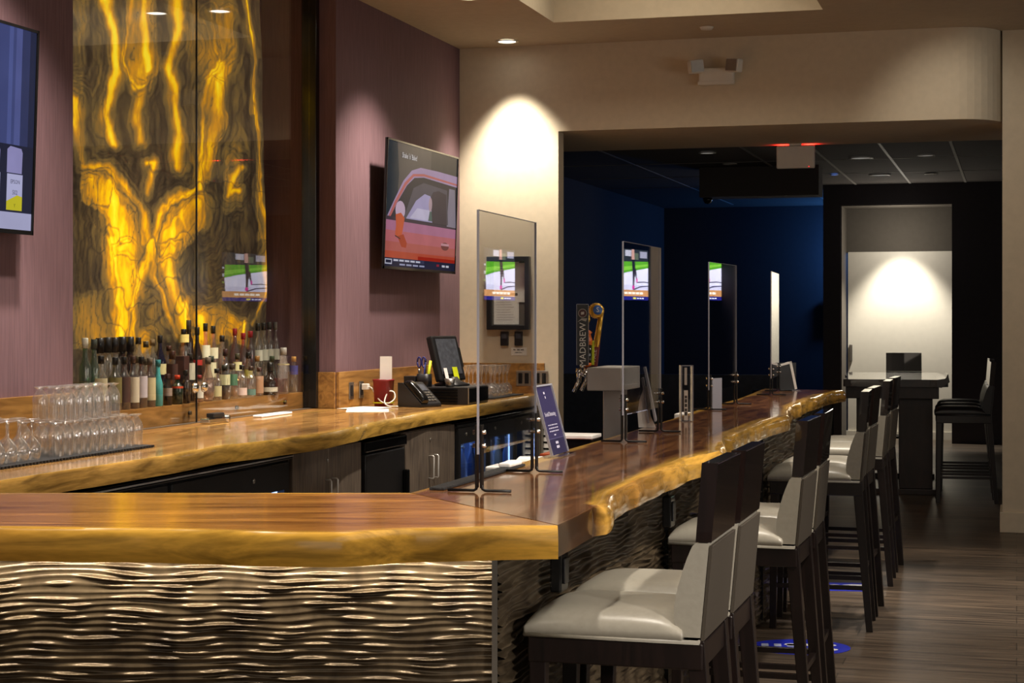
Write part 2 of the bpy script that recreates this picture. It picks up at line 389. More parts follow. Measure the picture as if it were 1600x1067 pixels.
# dark room beyond
mb = MB(); mb.box(-5.4, -5.2, VW + 0.16, 26.6, 0, FZ); struct(mb.build('wall_far_left', M['dark_wall']))
mb = MB(); mb.box(-5.4, 7.0, 26.6, 26.8, 0, FZ); struct(mb.build('wall_far_end', M['dark_wall']))
RU0, RU1 = -2.14, -0.775
mb = MB()
mb.box(-2.36, RU0, 22.55, 23.8, 0, FZ); mb.box(RU1, 1.1, 22.55, 23.8, 0, FZ); mb.box(RU0, RU1, 22.55, 23.8, 2.99, FZ)
struct(mb.build('wall_far', M['dark_wall']))
mb = MB(); mb.box(RU0, RU1, 23.26, 23.7, 2.42, 2.99); mb.box(RU0 + 0.002, RU0 + 0.012, 22.56, 23.26, 0, 2.99)
mb.box(RU0, RU1, 22.56, 23.26, 2.978, 2.989)
struct(mb.build('trim_2', M['grey_wall']))
d = MB().box(RU0 + 0.03, RU1, 23.2, 23.245, 0.1, 2.42).build('door_1', M['white_door'], bevel=0.004); struct(d)
MB().box(RU0 + 0.05, RU0 + 0.09, 23.165, 23.2, 1.0, 1.22).build('door_handle', M['steel'], d, bevel=0.008)
mb = MB(); mb.box(RU0 + 0.012, RU1, 23.18, 23.25, 0, 0.1); struct(mb.build('baseboard_far', M['white_door']))
mb = MB(); mb.box(-3.43, -2.1, 19.6, 20.0, 2.92, FZ); struct(mb.build('trim_3', M['tile']))
mb = MB(); mb.box(4.05, 4.2, 22.0, 26.6, 0, FZ); struct(mb.build('wall_far_right', M['dark_wall']))
# dark glazed opening on the far left wall, with its pale frame
mb = MB()
for z0, z1, v0, v1 in ((2.2, 2.27, 15.0, 19.6), (0.9, 0.97, 15.0, 19.6), (0.97, 2.2, 15.0, 15.07), (0.97, 2.2, 17.3, 17.37), (0.97, 2.2, 19.53, 19.6)):
    mb.box(-5.2, -5.15, v0, v1, z0, z1)
wf = struct(mb.build('window_1', M['grey_wall']))
MB().box(-5.195, -5.185, 15.07, 19.53, 0.97, 2.2).build('window_pane', M['black_gloss'], wf)

# ---------------------------------------------------------------- onyx panel in the niche
def seg_d(px, py, pts):
    best = 1e9
    for (x0, y0), (x1, y1) in zip(pts, pts[1:]):
        dx, dy = x1 - x0, y1 - y0; L2 = dx * dx + dy * dy
        t = max(0, min(1, ((px - x0) * dx + (py - y0) * dy) / L2)) if L2 else 0
        e = (px - x0 - t * dx) ** 2 + (py - y0 - t * dy) ** 2
        if e < best: best = e
    return math.sqrt(best)
S1 = 1 / 2.668
def Z1(*p): return [(x * S1, y * S1) for x, y in p]
def Z2(*p): return [(x * S1, 380 + y * S1) for x, y in p]
# (veins of the stone: path, half width, glow)
VEINS = [
 (Z1((428, -60), (445, 20), (468, 110), (486, 280), (455, 400), (442, 490), (470, 590)), 7.5, 1.0),
 (Z1((745, -60), (740, 20), (742, 110), (705, 290), (725, 420), (748, 560), (742, 685)), 7.0, .85),
 (Z1((548, -40), (530, 110), (522, 250), (550, 345), (590, 360)), 6, .62),
 (Z1((600, -60), (598, 60), (606, 160), (622, 290)), 8.5, 1.05),
 (Z1((650, 120), (660, 280), (625, 380)), 4, .35),
 (Z1((578, 380), (572, 480), (582, 590)), 9, .50),
 (Z1((612, 690), (648, 690), (616, 800)), 6, .70),
 (Z1((905, 240), (868, 330), (848, 480), (836, 640), (826, 780)), 7, .80),
 (Z1((915, 250), (918, 430), (895, 560), (868, 700)), 11, .70),
 (Z1((960, 60), (975, 180), (940, 280)), 9, .45),
 (Z1((880, 60), (905, 190)), 6, .4),
 (Z1((315, 420), (325, 580), (350, 690), (440, 710), (520, 800), (590, 890), (610, 1000), (622, 1080)), 8, .68),
 (Z1((462, 790), (480, 900), (500, 990), (540, 1060)), 14, .92),
 (Z1((540, 940), (570, 1060)), 9, .55),
 (Z1((795, 775), (735, 830), (675, 890), (635, 980), (622, 1080)), 7, .78),
 (Z1((830, 830), (765, 920), (715, 1000), (690, 1080)), 12, .72),
 (Z1((850, 850), (850, 960)), 6, .5),
 (Z1((1000, 680), (965, 740), (955, 800), (1000, 790)), 6, .78),
 (Z1((1030, -60), (1040, 60), (1068, 200), (1078, 380), (1092, 620), (1104, 850), (1112, 1000)), 4.2, .8),
 (Z2((465, -30), (472, 110), (490, 220), (498, 370)), 11, 1.0),
 (Z2((520, 60), (520, 200), (520, 330)), 8, .5),
 (Z2((620, -30), (610, 90), (592, 190), (560, 270), (548, 380)), 7.5, .98),
 (Z2((632, 10), (640, 120), (668, 170), (700, 300), (735, 400)), 6, .60),
 (Z2((720, -20), (715, 120), (745, 240), (765, 300), (780, 370)), 10, .85),
 (Z2((765, 250), (800, 420), (850, 400)), 12, 1.0),
 (Z2((900, 290), (950, 330), (1010, 340)), 6, .45),
 (Z2((850, 330), (850, 420)), 8, .9), (Z2((1018, 340), (1015, 420)), 4, .95), (Z2((590, 380), (600, 440)), 8, .9),
 (Z2((1112, -30), (1110, 200), (1060, 330)), 3.5, .5),
]
FIELDS = [
 (Z1((330, 720), (440, 730), (540, 860), (600, 1000), (600, 1070), (470, 1070), (440, 900), (340, 830)), .52),
 (Z1((800, 790), (850, 815), (862, 980), (760, 1070), (640, 1070), (660, 960), (720, 870)), .60),
 (Z2((455, -10), (590, -10), (600, 150), (560, 280), (520, 410), (470, 390), (480, 200)), .60),
 (Z2((640, -10), (750, -10), (752, 200), (800, 320), (830, 430), (740, 410), (700, 250), (660, 120)), .46),
 (Z1((880, 290), (935, 320), (960, 480), (925, 640), (860, 770), (838, 700), (858, 450)), .56),
 (Z1((770, -60), (870, 40), (925, 190), (900, 260), (850, 330), (825, 640), (790, 740), (765, 300)), .22),
 (Z1((1000, -60), (1035, -60), (1075, 250), (1085, 500), (1110, 1000), (1070, 1000), (1050, 500), (1040, 250)), .26),
 (Z1((950, 250), (1010, 230), (1030, 620), (960, 640), (930, 700), (960, 480)), .17),
 (Z2((800, 250), (900, 280), (1012, 330), (1012, 430), (800, 430)), .38),
 (Z1((515, -60), (665, -60), (668, 330), (600, 375), (525, 330)), .36),
 (Z1((305, -60), (385, -60), (352, 300), (330, 420), (345, 670), (300, 640)), .22),
 (Z2((300, 200), (450, 180), (470, 430), (300, 430)), .22),
 (Z1((860, -60), (1000, -60), (980, 200), (900, 240)), .26),
 (Z1((900, 640), (1010, 600), (1020, 860), (930, 900)), .24),
 (Z1((400, -60), (425, 100), (420, 300), (430, 600), (400, 660), (370, 300)), .15),
 (Z2((560, 380), (590, 260), (640, 190), (690, 290), (715, 420)), .17),
]
def inside(x, y, poly):
    c = False; n = len(poly); j = n - 1
    for i in range(n):
        (xi, yi), (xj, yj) = poly[i], poly[j]
        if (yi > y) != (yj > y) and x < (xj - xi) * (y - yi) / (yj - yi) + xi: c = not c
        j = i
    return c
OX_U = -4.60
def onyx_colour(px, py):
    w = Vector((px / 46.0, py / 80.0, 3.1))
    wx = noise.fractal(w, 0.9, 2.0, 4) * 7.5; wy = noise.fractal(w + Vector((9, 4, 0)), 0.9, 2.0, 4) * 16
    qx, qy = px + wx, py + wy
    g = 0.0; dmin = 60.0
    for pts, hw, a in VEINS:
        d = seg_d(qx, qy, pts)
        e = a * 0.78 * math.exp(-(d / (hw * 0.80)) ** 2) + a * 0.25 * math.exp(-(d / (hw * 1.9)) ** 2)
        if e > g: g = e
        dmin = min(dmin, d - hw)
    fx_, fy_ = qx + 5 * noise.noise(Vector((px / 14, py / 26, 41))), qy + 7 * noise.noise(Vector((px / 14, py / 26, 44)))
    line = 0.0
    for pts, a in FIELDS:
        x0, x1 = min(p[0] for p in pts) - 4, max(p[0] for p in pts) + 4; y0, y1 = min(p[1] for p in pts) - 4, max(p[1] for p in pts) + 4
        if not (x0 < fx_ < x1 and y0 < fy_ < y1): continue
        d = seg_d(fx_, fy_, pts + [pts[0]]); ins = inside(fx_, fy_, pts)
        if ins: g = max(g, a * (0.55 + 0.45 * min(1, d / 12)) + 0.55 * g * a, g)
        line = max(line, math.exp(-(d / 1.5) ** 2)); line = max(line, 0.6 * math.exp(-((d - 6) / 1.6) ** 2))
    g *= 1 - 0.5 * line
    # agate banding that follows the veins
    band = math.sin(dmin * 0.85 + noise.noise(Vector((px / 30, py / 60, 1))) * 5.5)
    fine = math.sin(dmin * 2.3 + noise.noise(Vector((px / 18, py / 36, 7))) * 7)
    st = noise.fractal(Vector((px / 7.0, py / 34.0, 2)), 0.8, 2.0, 4)
    al = 0.86 + 0.55 * noise.noise(Vector((px / 40.0, py / 70.0, 12.0))); g = g * al * (1 + 0.25 * st) + (0.028 * band + 0.016 * fine) * (0.5 + 0.9 * abs(noise.noise(Vector((px / 50.0, py / 80.0, 21.0))))) + 0.05 * st + 0.075 + 0.09 * noise.noise(Vector((px / 60.0, py / 110.0, 31.0)))
    if dmin > 1.5:
        ct = math.sin(dmin * 0.36 + noise.noise(Vector((px / 26.0, py / 46.0, 61))) * 4.2 + noise.noise(Vector((px / 9.0, py / 15.0, 63))) * 0.8)
        g *= 1 - 0.45 * math.exp(-(ct / 0.24) ** 2); g += (0.085 * max(0, ct) - 0.02) * math.exp(-dmin / 30.0)
    crack = abs(noise.noise(Vector((qx / 34.0, qy / 52.0, 5.5))))
    if crack < 0.03 and py > 250: g *= 0.45 + crack * 15
    if 392 < px + wx * 0.5 < 404 and py > 180: g *= 0.55
    g = max(0.0, min(1.15, g))
    stops = [(0.0, (40, 32, 24)), (0.08, (66, 53, 37)), (0.2, (104, 83, 46)), (0.36, (148, 106, 42)), (0.56, (204, 138, 26)), (0.78, (246, 186, 14)), (1.15, (255, 222, 44))]
    for (p0, c0), (p1, c1) in zip(stops, stops[1:]):
        if g <= p1:
            t = (g - p0) / (p1 - p0); c = [a + (b - a) * t for a, b in zip(c0, c1)]; break
    return rgb(*c)
def onyx():
    mb = MB(); vc = []
    v0, v1, z0, z1 = 7.19, v_at(419, OX_U), 1.09, CZ - 0.02
    nu, nv = 290, 460
    def fn(a, b):
        v = v0 + a * (v1 - v0); z = z0 + b * (z1 - z0)
        Dp = depth(OX_U, v); px = 800 + F * (OX_U * CA + v * SA) / Dp; py = HZ - (z - EYE) * F / Dp
        edge = a > 0.985
        vn = v
        if edge: vn = v - 0.05 * (0.5 + 0.5 * noise.noise(Vector((3, 0, z * 3)))) - 0.10 * max(0, (z - 1.9)) * 0.6
        elif a > 0.9: vn = v - (a - 0.9) / 0.085 * (0.05 * (0.5 + 0.5 * noise.noise(Vector((3, 0, z * 3)))) + 0.06 * max(0, (z - 1.9)))
        vc.append(onyx_colour(px, py)); return (OX_U, vn, z)
    mb.grid(fn, nu, nv)
    m, nt, out = new_mat('backlit_onyx')
    a = N(nt, 'Attribute'); a.attribute_name = 'Col'
    b = N(nt, 'BsdfPrincipled'); b.inputs['Roughness'].default_value = 0.15; L(nt, b.outputs[0], out.inputs[0])
    dk = N(nt, 'Mix', data_type='RGBA', blend_type='MULTIPLY'); dk.inputs[0].default_value = 1.0; dk.inputs[7].default_value = (0.35, 0.35, 0.4, 1)
    L(nt, a.outputs['Color'], dk.inputs[6]); L(nt, dk.outputs[2], b.inputs['Base Color'])
    L(nt, a.outputs['Color'], b.inputs['Emission Color']); b.inputs['Emission Strength'].default_value = 1.0
    m.cycles.emission_sampling = 'NONE'
    o = mb.build('onyx_panel', m, vcol=vc)
    tag(o, 'tall backlit yellow and brown onyx slab glowing inside the wall niche', 'stone panel')
onyx()

# ---------------------------------------------------------------- niche ledge, glass doors, frame
t = thing('display_ledge', 'wooden bottle ledge inside the glazed niche below the onyx', 'shelf', (-4.3, 8.8, 0.98))
MB().box(-0.34, -0.045, -1.6, 1.55, -0.979, 0.105).build('ledge_box', M['ledge'], t, bevel=0.004)
MB().box(-0.34, -0.22, -1.6, 1.3, 0.106, 0.205).build('riser', M['ledge'], t, bevel=0.004)
for k, v in enumerate((8.75, 9.35, 10.05)):
    MB().bar((-0.044, v - 8.8, 0.055), (-0.030, v - 8.8, 0.055), 0.012, n=10).build('cam_lock', M['black'], t)
VJ = v_at(304, -4.30)
for nm, v0, v1, du, lab in (('a', 7.19, VJ + 0.02, 0.0, 'left sliding glass door of the lit niche, beside the purple pier'), ('b', VJ - 0.02, 10.36, -0.012, 'right sliding glass door of the lit niche, reflecting a television')):
    t = thing('sliding_glass_door', lab, 'glass door', (-4.30 + du, (v0 + v1) / 2, 0.985), math.radians(-0.33))
    w = (v1 - v0) / 2
    MB().box(-0.003, 0.003, -w, w, 0.0, CZ - 0.99).build('glass_pane', M['pane'], t)
    yy = w - 0.01 if nm == 'a' else -w + 0.002
    if nm == 'a': MB().box(-0.004, 0.004, yy, yy + 0.008, 0.0, CZ - 0.99).build('pane_edge', M['black_metal'], t)
    yk = (w - 0.055) if nm == 'a' else (-w + 0.135)
    k = MB(); k.lathe([(0.012, 0), (0.03, 0.008), (0.03, 0.016), (0.022, 0.028), (0.008, 0.032)], 16, Matrix.Translation((0.003, yk, 0.19)) @ Matrix.Rotation(PI / 2, 4, 'Y'))
    k.build('lock', M['chrome'], t)
MB().box(-4.36, -4.26, 10.36, 10.418, 0.985, CZ - 0.002).build('trim_4', M['black_gloss'], bevel=0.004); struct(bpy.data.objects['trim_4'])
mb = MB(); mb.box(-4.325, -4.285, 7.2, 10.355, 0.981, 0.985); o = mb.build('trim_5', M['steel']); struct(o)

# ================================================================ SLABS
def interp(tab, x):
    if x <= tab[0][0]: return tab[0][1]
    for (a, p), (b, q) in zip(tab, tab[1:]):
        if x <= b:
            t = (x - a) / (b - a); t = t * t * (3 - 2 * t) * 0.5 + t * 0.5; return p + (q - p) * t
    return tab[-1][1]
def slab(name, mat, front, back, n, m, z, th, sapw, cut=None, rotz=0.0, bulge=0.02, facet=0.35, backsap=0.03, wob=1.0):
    """front(s), back(s) -> plan points; live edge along the front, section closed all round"""
    sec = []                                           # rows across: (where 0 front..1 back, z offset, outward)
    for j in range(m + 1): sec.append((1 - j / m, 0.0, 0.0, 'top'))
    for k, (dz, ow) in enumerate(((0.004, .30), (0.010, .62), (0.024, .88), (0.045, 1.0), (0.062, 1.0), (th, .85))): sec.append((0.0, -dz, ow, 'edge'))
    for j in range(1, 5): sec.append((j / 4, -th, 0, 'bot'))
    vs = []; vc = []; K = len(sec)
    for i in range(n + 1):
        s = i / n; fx, fy = front(s); bx, by = back(s)
        dx, dy = fx - bx, fy - by; ln = math.hypot(dx, dy)
        f2 = front(min(1, s + 0.004)); f1 = front(max(0, s - 0.004)); tx, ty = f2[0] - f1[0], f2[1] - f1[1]; tl = math.hypot(tx, ty) or 1
        ox, oy = ty / tl, -tx / tl
        if ox * dx + oy * dy < 0: ox, oy = -ox, -oy
        c = cut(s) if cut else 0.0
        nz = noise.noise(Vector((s * n * 0.045, 1.7, z))); nz2 = noise.noise(Vector((s * n * 0.013, 8.7, z))); nz3 = noise.noise(Vector((s * n * 0.15 + 1.5 * nz2, 4.4, z)))
        wd = sapw * (0.55 + 0.9 * max(0, nz2 + 0.35) + 0.25 * nz)
        for (q, dz, ow, kind) in sec:
            x, y = fx + (bx - fx) * q, fy + (by - fy) * q
            lump = bulge * (0.75 + wob * (0.7 * nz + 0.34 * nz3)) * ow * (1 - c)
            x += ox * lump; y += oy * lump
            if kind == 'top':
                dist = q * ln; sp = 1 - max(0, min(1, (dist - wd) / (0.012 + wd * 0.15))) if c < 0.5 else 0
                db = (1 - q) * ln; wb = backsap * (0.2 + 1.8 * max(0, nz2 * -1.4 + 0.1 + nz * 0.6))
                sb = 1 - max(0, min(1, (db - wb) / 0.012)); sp = max(sp, sb if wb > 0.004 else 0); g = 1.0
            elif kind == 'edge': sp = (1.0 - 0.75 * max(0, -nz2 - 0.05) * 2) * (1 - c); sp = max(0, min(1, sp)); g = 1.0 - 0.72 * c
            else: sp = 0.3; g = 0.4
            vs.append((x, y, z + dz)); vc.append((sp, g, 0, 1))
    fs = []
    for i in range(n):
        for k in range(K): fs.append((i * K + k, (i + 1) * K + k, (i + 1) * K + (k + 1) % K, i * K + (k + 1) % K))
    fs += [tuple(range(K)), tuple(range(n * K, (n + 1) * K))[::-1]]
    mb = MB(); mb.add(vs, fs, None, True)
    mb.sm[-1] = mb.sm[-2] = False
    o = mb.build(name, mat, vcol=vc); o.rotation_euler = (0, 0, rotz)
    es = o.modifiers.new('edges', 'EDGE_SPLIT'); es.split_angle = 0.7
    return o
TOP = 1.07
FR = [(3.94, -1.02), (4.38, -1.03), (4.76, -1.085), (5.25, -1.095), (5.9, -1.09), (6.33, -1.035), (6.5, -1.06), (7.0, -1.13), (7.43, -1.14), (8.16, -1.14), (8.77, -1.10), (9.2, -1.15), (9.65, -1.19), (10.4, -1.20), (11.17, -1.195), (11.97, -1.13)]
BK = [(4.56, -1.595), (5.5, -1.58), (7.0, -1.57), (8.2, -1.575), (9.3, -1.61), (10.5, -1.60), (12.1, -1.66)]
def f2(s): v = 3.94 + s * (11.97 - 3.94); return (interp(FR, v), v)
def b2(s): v = 4.56 + s * (12.1 - 4.56); return (interp(BK, v), v)
o = slab('bar_worktop', M['slab_bar'], f2, b2, 340, 22, TOP, 0.075, 0.055, cut=lambda s: max(0.0, min(1.0, (0.056 - s) / 0.006)), bulge=0.022, backsap=0.035, wob=1.3)
tag(o, 'long dark glossy live-edge wooden worktop of the bar, running back beside the stools', 'worktop')
FD = [(-2.4, 4.04), (-1.17, 4.03), (-0.83, 3.995), (-0.46, 3.925), (-0.39, 3.925), (-0.22, 4.0), (0.107, 4.058)]
def f1(s): x = -2.4 + s * 2.505; return (x, interp(FD, x))
def b1(s): x = -2.4 + s * 2.118; return (x, 4.82)
o = slab('bar_worktop', M['slab_front'], f1, b1, 140, 22, TOP, 0.076, 0.02, rotz=A, bulge=0.016, backsap=0.022, wob=0.8)
tag(o, 'golden live-edge wooden worktop of the bar, crossing the foreground at the left', 'worktop')
BC = 0.98
CF = [(4.2, -3.42), (5.85, -3.43), (6.2, -3.41), (6.72, -3.40), (7.2, -3.43), (7.6, -3.36), (8.1, -3.31), (8.7, -3.36), (9.0, -3.40), (10.3, -3.48), (11.2, -3.45), (12.6, -3.465), (12.98, -3.47)]
def f3(s): v = 4.2 + s * (12.98 - 4.2); return (interp(CF, v), v)
def b3(s):
    v = 4.2 + s * (12.98 - 4.2); return (-4.148, v)
o = slab('back_counter_top', M['slab_back'], f3, b3, 220, 14, BC, 0.08, 0.03, bulge=0.008, backsap=0.02, wob=0.6)
tag(o, 'long golden wood counter slab of the back bar along the purple wall', 'counter top')

o = MB().box(-4.335, -4.149, 7.19, 10.415, BC - .06, BC).build('trim_6', M['ledge']); struct(o)
# ---------------------------------------------------------------- bar base with the wavy panels
def wave_panel(name, x0, x1, z0, z1, nx, nz, T, parent, amp=0.0036, per=0.0165, seed=0.0, sgn=1, zf=0.56, lens=1.0):
    vs = []; nlo = nz // 5; zs = [z0 + (zf - z0) * j / nlo for j in range(nlo)] + [zf + (z1 - zf) * j / (nz - nlo) for j in range(nz - nlo + 1)]
    for i in range(nx + 1):
        x = x0 + (x1 - x0) * i / nx
        for j in range(nz + 1):
            z = zs[j]
            ph = noise.noise(Vector((x * 5.5, z * 16.0, 4.0 + seed))) * 0.85 + noise.noise(Vector((x * 2.4, z * 3.2, 8 + seed))) * 1.3
            am = 0.70 + 1.15 * noise.noise(Vector((x * 6.5, z * 34.0, 2 + seed)))
            q_ = z / per + ph * 0.8; k_ = math.floor(q_ + 0.25); s = math.sin(2 * PI * q_); prof = (0.5 + 0.5 * s) ** 1.6
            h_ = math.sin(k_ * 12.9898 + seed) * 43758.5453; h_ -= math.floor(h_); l_ = 0.13 + 0.12 * ((h_ * 7.3) % 1)
            am *= 1 - 0.55 * lens if lens < 1 else 1
            am *= (1 - lens) * 0.8 + lens * 0.30 + lens * 0.95 * (0.5 + 0.5 * math.sin(2 * PI * (x / l_ + h_) + 2.5 * noise.noise(Vector((x * 4, k_ * 3.7, seed))))) ** 1.5
            vs.append(T @ Vector((x, -sgn * amp * max(0.26, am) * 2.4 * prof, z)))
    fs = [(i * (nz + 1) + j, (i + 1) * (nz + 1) + j, (i + 1) * (nz + 1) + j + 1, i * (nz + 1) + j + 1) for i in range(nx) for j in range(nz)]
    mb = MB(); mb.add([tuple(v) for v in vs], fs, None, True); return mb.build(name, M['wave'], parent)
t = thing('bar_counter', 'bar front of dark bronze wavy relief panels under the wooden bar tops', 'bar', (0, 0, 0))
RZ = Matrix.Rotation(A, 4, 'Z')
wave_panel('wave_panel', -2.4, -0.048, 0.02, 0.992, 260, 330, RZ @ Matrix.Translation((0, 4.38, 0)), t)
T2 = Matrix.Translation((-1.25, 0, 0)) @ Matrix.Rotation(PI / 2, 4, 'Z')
wave_panel('wave_panel', 4.205, 7.2, 0.02, 0.992, 220, 300, T2, t, amp=0.0115, per=0.020, seed=5, zf=.5, lens=.3)
wave_panel('wave_panel', 7.205, 11.85, 0.02, 0.992, 190, 240, T2, t, amp=0.0125, per=0.025, seed=9, zf=.5, lens=.3)
MB().box(-0.05, -0.036, 4.362, 4.385, 0.0, 0.993, RZ).build('corner_trim', M['chrome'], t)
mb = MB(); mb.box(-2.4, -0.30, 4.42, 4.78, 0.0, 0.992, RZ); mb.build('bar_body', M['espresso'], t)
mb = MB(); mb.box(-1.54, -1.262, 4.62, 11.85, 0.0, 0.992); mb.build('bar_body', M['espresso'], t)
for v in (v_at(1043, -1.235), 7.2, 8.9): MB().box(-1.247, -1.232, v - 0.004, v + 0.004, 0.02, 0.99).build('panel_joint', M['black_metal'], t)
for px, py, lab in ((856, 890, 'black power outlet under the bar top, at the front corner'), (1031, 798, 'black power outlet under the bar top, further along the stools')):
    v = v_at(px, -1.225); z = z_at(py, -1.225, v)
    q = thing('power_outlet', lab, 'outlet', (-1.205, v, z))
    MB().box(-0.005, 0.028, -0.04, 0.04, -0.056, 0.056).build('housing', M['black_gloss'], q, bevel=0.006)
    MB().box(0.028, 0.034, -0.022, 0.022, -0.034, 0.034).build('socket', M['black'], q, bevel=0.002)
# LED strip below the front bar top
led = thing('light_strip', 'warm light strip hidden under the front bar top edge', 'light strip', (0, 0, 0))
MB().box(-2.35, -0.06, 4.295, 4.311, 0.984, 0.9915, RZ).build('strip', emis('strip_glow', (1.0, 0.86, 0.66, 1), 3.0), led)

# ---------------------------------------------------------------- backsplash
t = thing('backsplash', 'wooden backsplash board low on the left purple wall, behind the glasses', 'backsplash', (-4.149, 5.7, BC + 0.001))
MB().box(0, 0.022, -1.5, 1.49, 0, 0.23).build('board', M['splash'], t, bevel=0.003)
t = thing('backsplash', 'wooden backsplash board on the right purple pier, behind the telephone', 'backsplash', (-4.149, 11.7, BC + 0.001))
MB().box(0, 0.022, -1.28, 1.29, 0, 0.23).build('board', M['splash'], t, bevel=0.003)
MB().box(-0.15, -0.001, -1.302, -1.281, 0, 0.23).build('return_board', M['splash'], t, bevel=0.003)
t = thing('backsplash', 'wooden backsplash board at the foot of the cream wall', 'backsplash', (-3.80, 12.998, BC + 0.001))
MB().box(-0.32, 0.335, -0.022, 0, 0, 0.23).build('board', M['splash'], t, bevel=0.003)

# ================================================================ STOOLS
def make_stool(label, leather, leather_back, group, arms=False):
    t = thing('bar_stool', label, 'bar stool', (0, 0, 0), 0, group)
    MB().box(-.215, .235, -.195, .195, .672, .738).build('seat_frame', M['espresso'], t, bevel=0.004)
    MB().pillow(-.225, .185, -.20, .20, .742, .072, 16, 5.0).build('seat_cushion', leather, t)
    MB().tube([(-.222, -.197, .742), (.225, -.197, .742), (.225, .197, .742), (-.222, .197, .742), (-.222, -.197, .742)], .006, 6).build('piping', leather, t)
    prof = [(.176, .752), (.166, .772), (.161, .80), (.162, .83), (.167, .86), (.175, .89), (.184, .92), (.193, .945), (.202, .967), (.208, .980), (.216, .988), (.250, .988), (.228, .752)]
    MB().prism(prof, -.185, .185, 'y', smooth=True).build('back_cushion', leather, t, bevel=0.014, seg=4)
    MB().prism([(.229, .745), (.251, .982), (.259, .982), (.238, .745)], -.186, .186, 'y').build('back_cover', leather_back, t, bevel=0.002)
    MB().prism([(.216, .990), (.232, 1.188), (.2734, 1.188), (.256, .990)], -.185, .185, 'y').build('back_rail', M['rail_wood'], t, bevel=0.003)
    for sy in (-1, 1):
        MB().bar((-.190, sy * .170, .70), (-.200, sy * .172, .0), .021, .016).build('leg', M['espresso'], t, bevel=0.002)
        MB().bar((.215, sy * .165, .742), (.275, sy * .172, .0), .023, .016).build('leg', M['espresso'], t, bevel=0.002)
        MB().bar((-.195, sy * .170, .215), (.255, sy * .170, .215), .011).build('stretcher', M['espresso'], t, bevel=0.002)
    MB().bar((.247, -.165, .30), (.247, .165, .30), .012).build('stretcher', M['espresso'], t, bevel=0.002)
    fr = MB().bar((-.196, -.165, .31), (-.196, .165, .31), .013).build('footrest', M['espresso'], t, bevel=0.002)
    MB().box(-.208, -.180, -.15, .15, .3235, .326).build('foot_plate', M['steel'], fr)
    return t
stool_v = [4.34, 4.78, 6.24, 6.75, 8.83, 9.32, 10.38, 10.98]
stool_u = [-0.985, -0.98, -0.975, -0.975, -0.98, -0.98, -0.98, -0.98]
slab_ = ['grey leather bar stool nearest the camera at the bar corner', 'grey leather bar stool second from the camera, tucked behind the nearest one',
         'grey leather bar stool third from the camera, first of the middle pair', 'grey leather bar stool fourth from the camera, second of the middle pair',
         'grey leather bar stool fifth from the camera, first of the far four', 'grey leather bar stool sixth from the camera, second of the far four',
         'grey leather bar stool seventh from the camera, third of the far four', 'grey leather bar stool eighth from the camera, at the far end of the bar']
st0 = make_stool(slab_[0], M['leather'], M['leather_back'], 'grey leather bar stools along the bar')
for i, (u, v) in enumerate(zip(stool_u, stool_v)):
    if i == 0: st0.location = (u, v + .185, 0)
    else: dup(st0, (u, v + .185, 0), math.radians([0, 0, -1, 1, 2, -1, 1, -2][i]), slab_[i])

# ================================================================ ACRYLIC SCREENS
TVP = Vector((3.5, 26.0, 2.22))
def make_screen(label):
    t = thing('acrylic_screen', label, 'acrylic screen', (0, 0, 0), 0, 'acrylic screens along the bar')
    MB().box(-.003, .003, -.335, .335, .105, .775).build('panel', M['acrylic'], t)
    mb = MB()
    mb.box(-.0032, .0032, -.3355, -.333, .105, .775); mb.box(-.0032, .0032, .333, .3355, .105, .775); mb.box(-.003, .003, -.333, .333, .774, .7755)
    mb.build('panel_edge', M['acrylic_edge'], t)
    for y in (-.32, .32):
        b = MB()
        for sx in (-1, 1):
            b.box(*(sorted((sx * .0045, sx * .0095))), y - .012, y + .012, .012, .185)
            b.tube([(sx * .007, y, .02), (sx * .0085, y, .009), (sx * .016, y, .005), (sx * .09, y, .005)], .004, 6)
        k = b.build('bracket', M['black_metal'], t)
        for z in (.128, .165): MB().bar((-.018, y, z), (.018, y, z), .006, n=8).build('bolt', M['chrome'], k)
    return t
def refl_yaw(px, u, v, target):
    S = Vector((u, v_at(px, u), 0)); d1 = (Vector((0, 0, 0)) - S).normalized(); d2 = (Vector((target[0], target[1], 0)) - S).normalized()
    n = (d1 + d2).normalized(); return math.atan2(n.y, n.x)
sc_pos = [(-1.427, 4.94), (-1.45, 6.965), (-1.526, 9.455), (-1.495, 11.35)]
sc_px = [782, 990, 1107, 1205]
sc_lab = ['clear acrylic screen nearest the camera, by the navy sign', 'clear acrylic screen second from the camera, in front of the beer tower',
          'clear acrylic screen third from the camera, past the menu holder', 'clear acrylic screen farthest from the camera, mirroring the white door']
s0 = make_screen(sc_lab[0])
for i, (u, v) in enumerate(sc_pos):
    tg = TVP if i < 3 else Vector((-1.35, 23.0, 0))
    y = refl_yaw(sc_px[i], u, v, tg)
    if i == 0: s0.location = (u, v, TOP + .0005); s0.rotation_euler = (0, 0, y)
    else: dup(s0, (u, v, TOP + .0005), y, sc_lab[i])

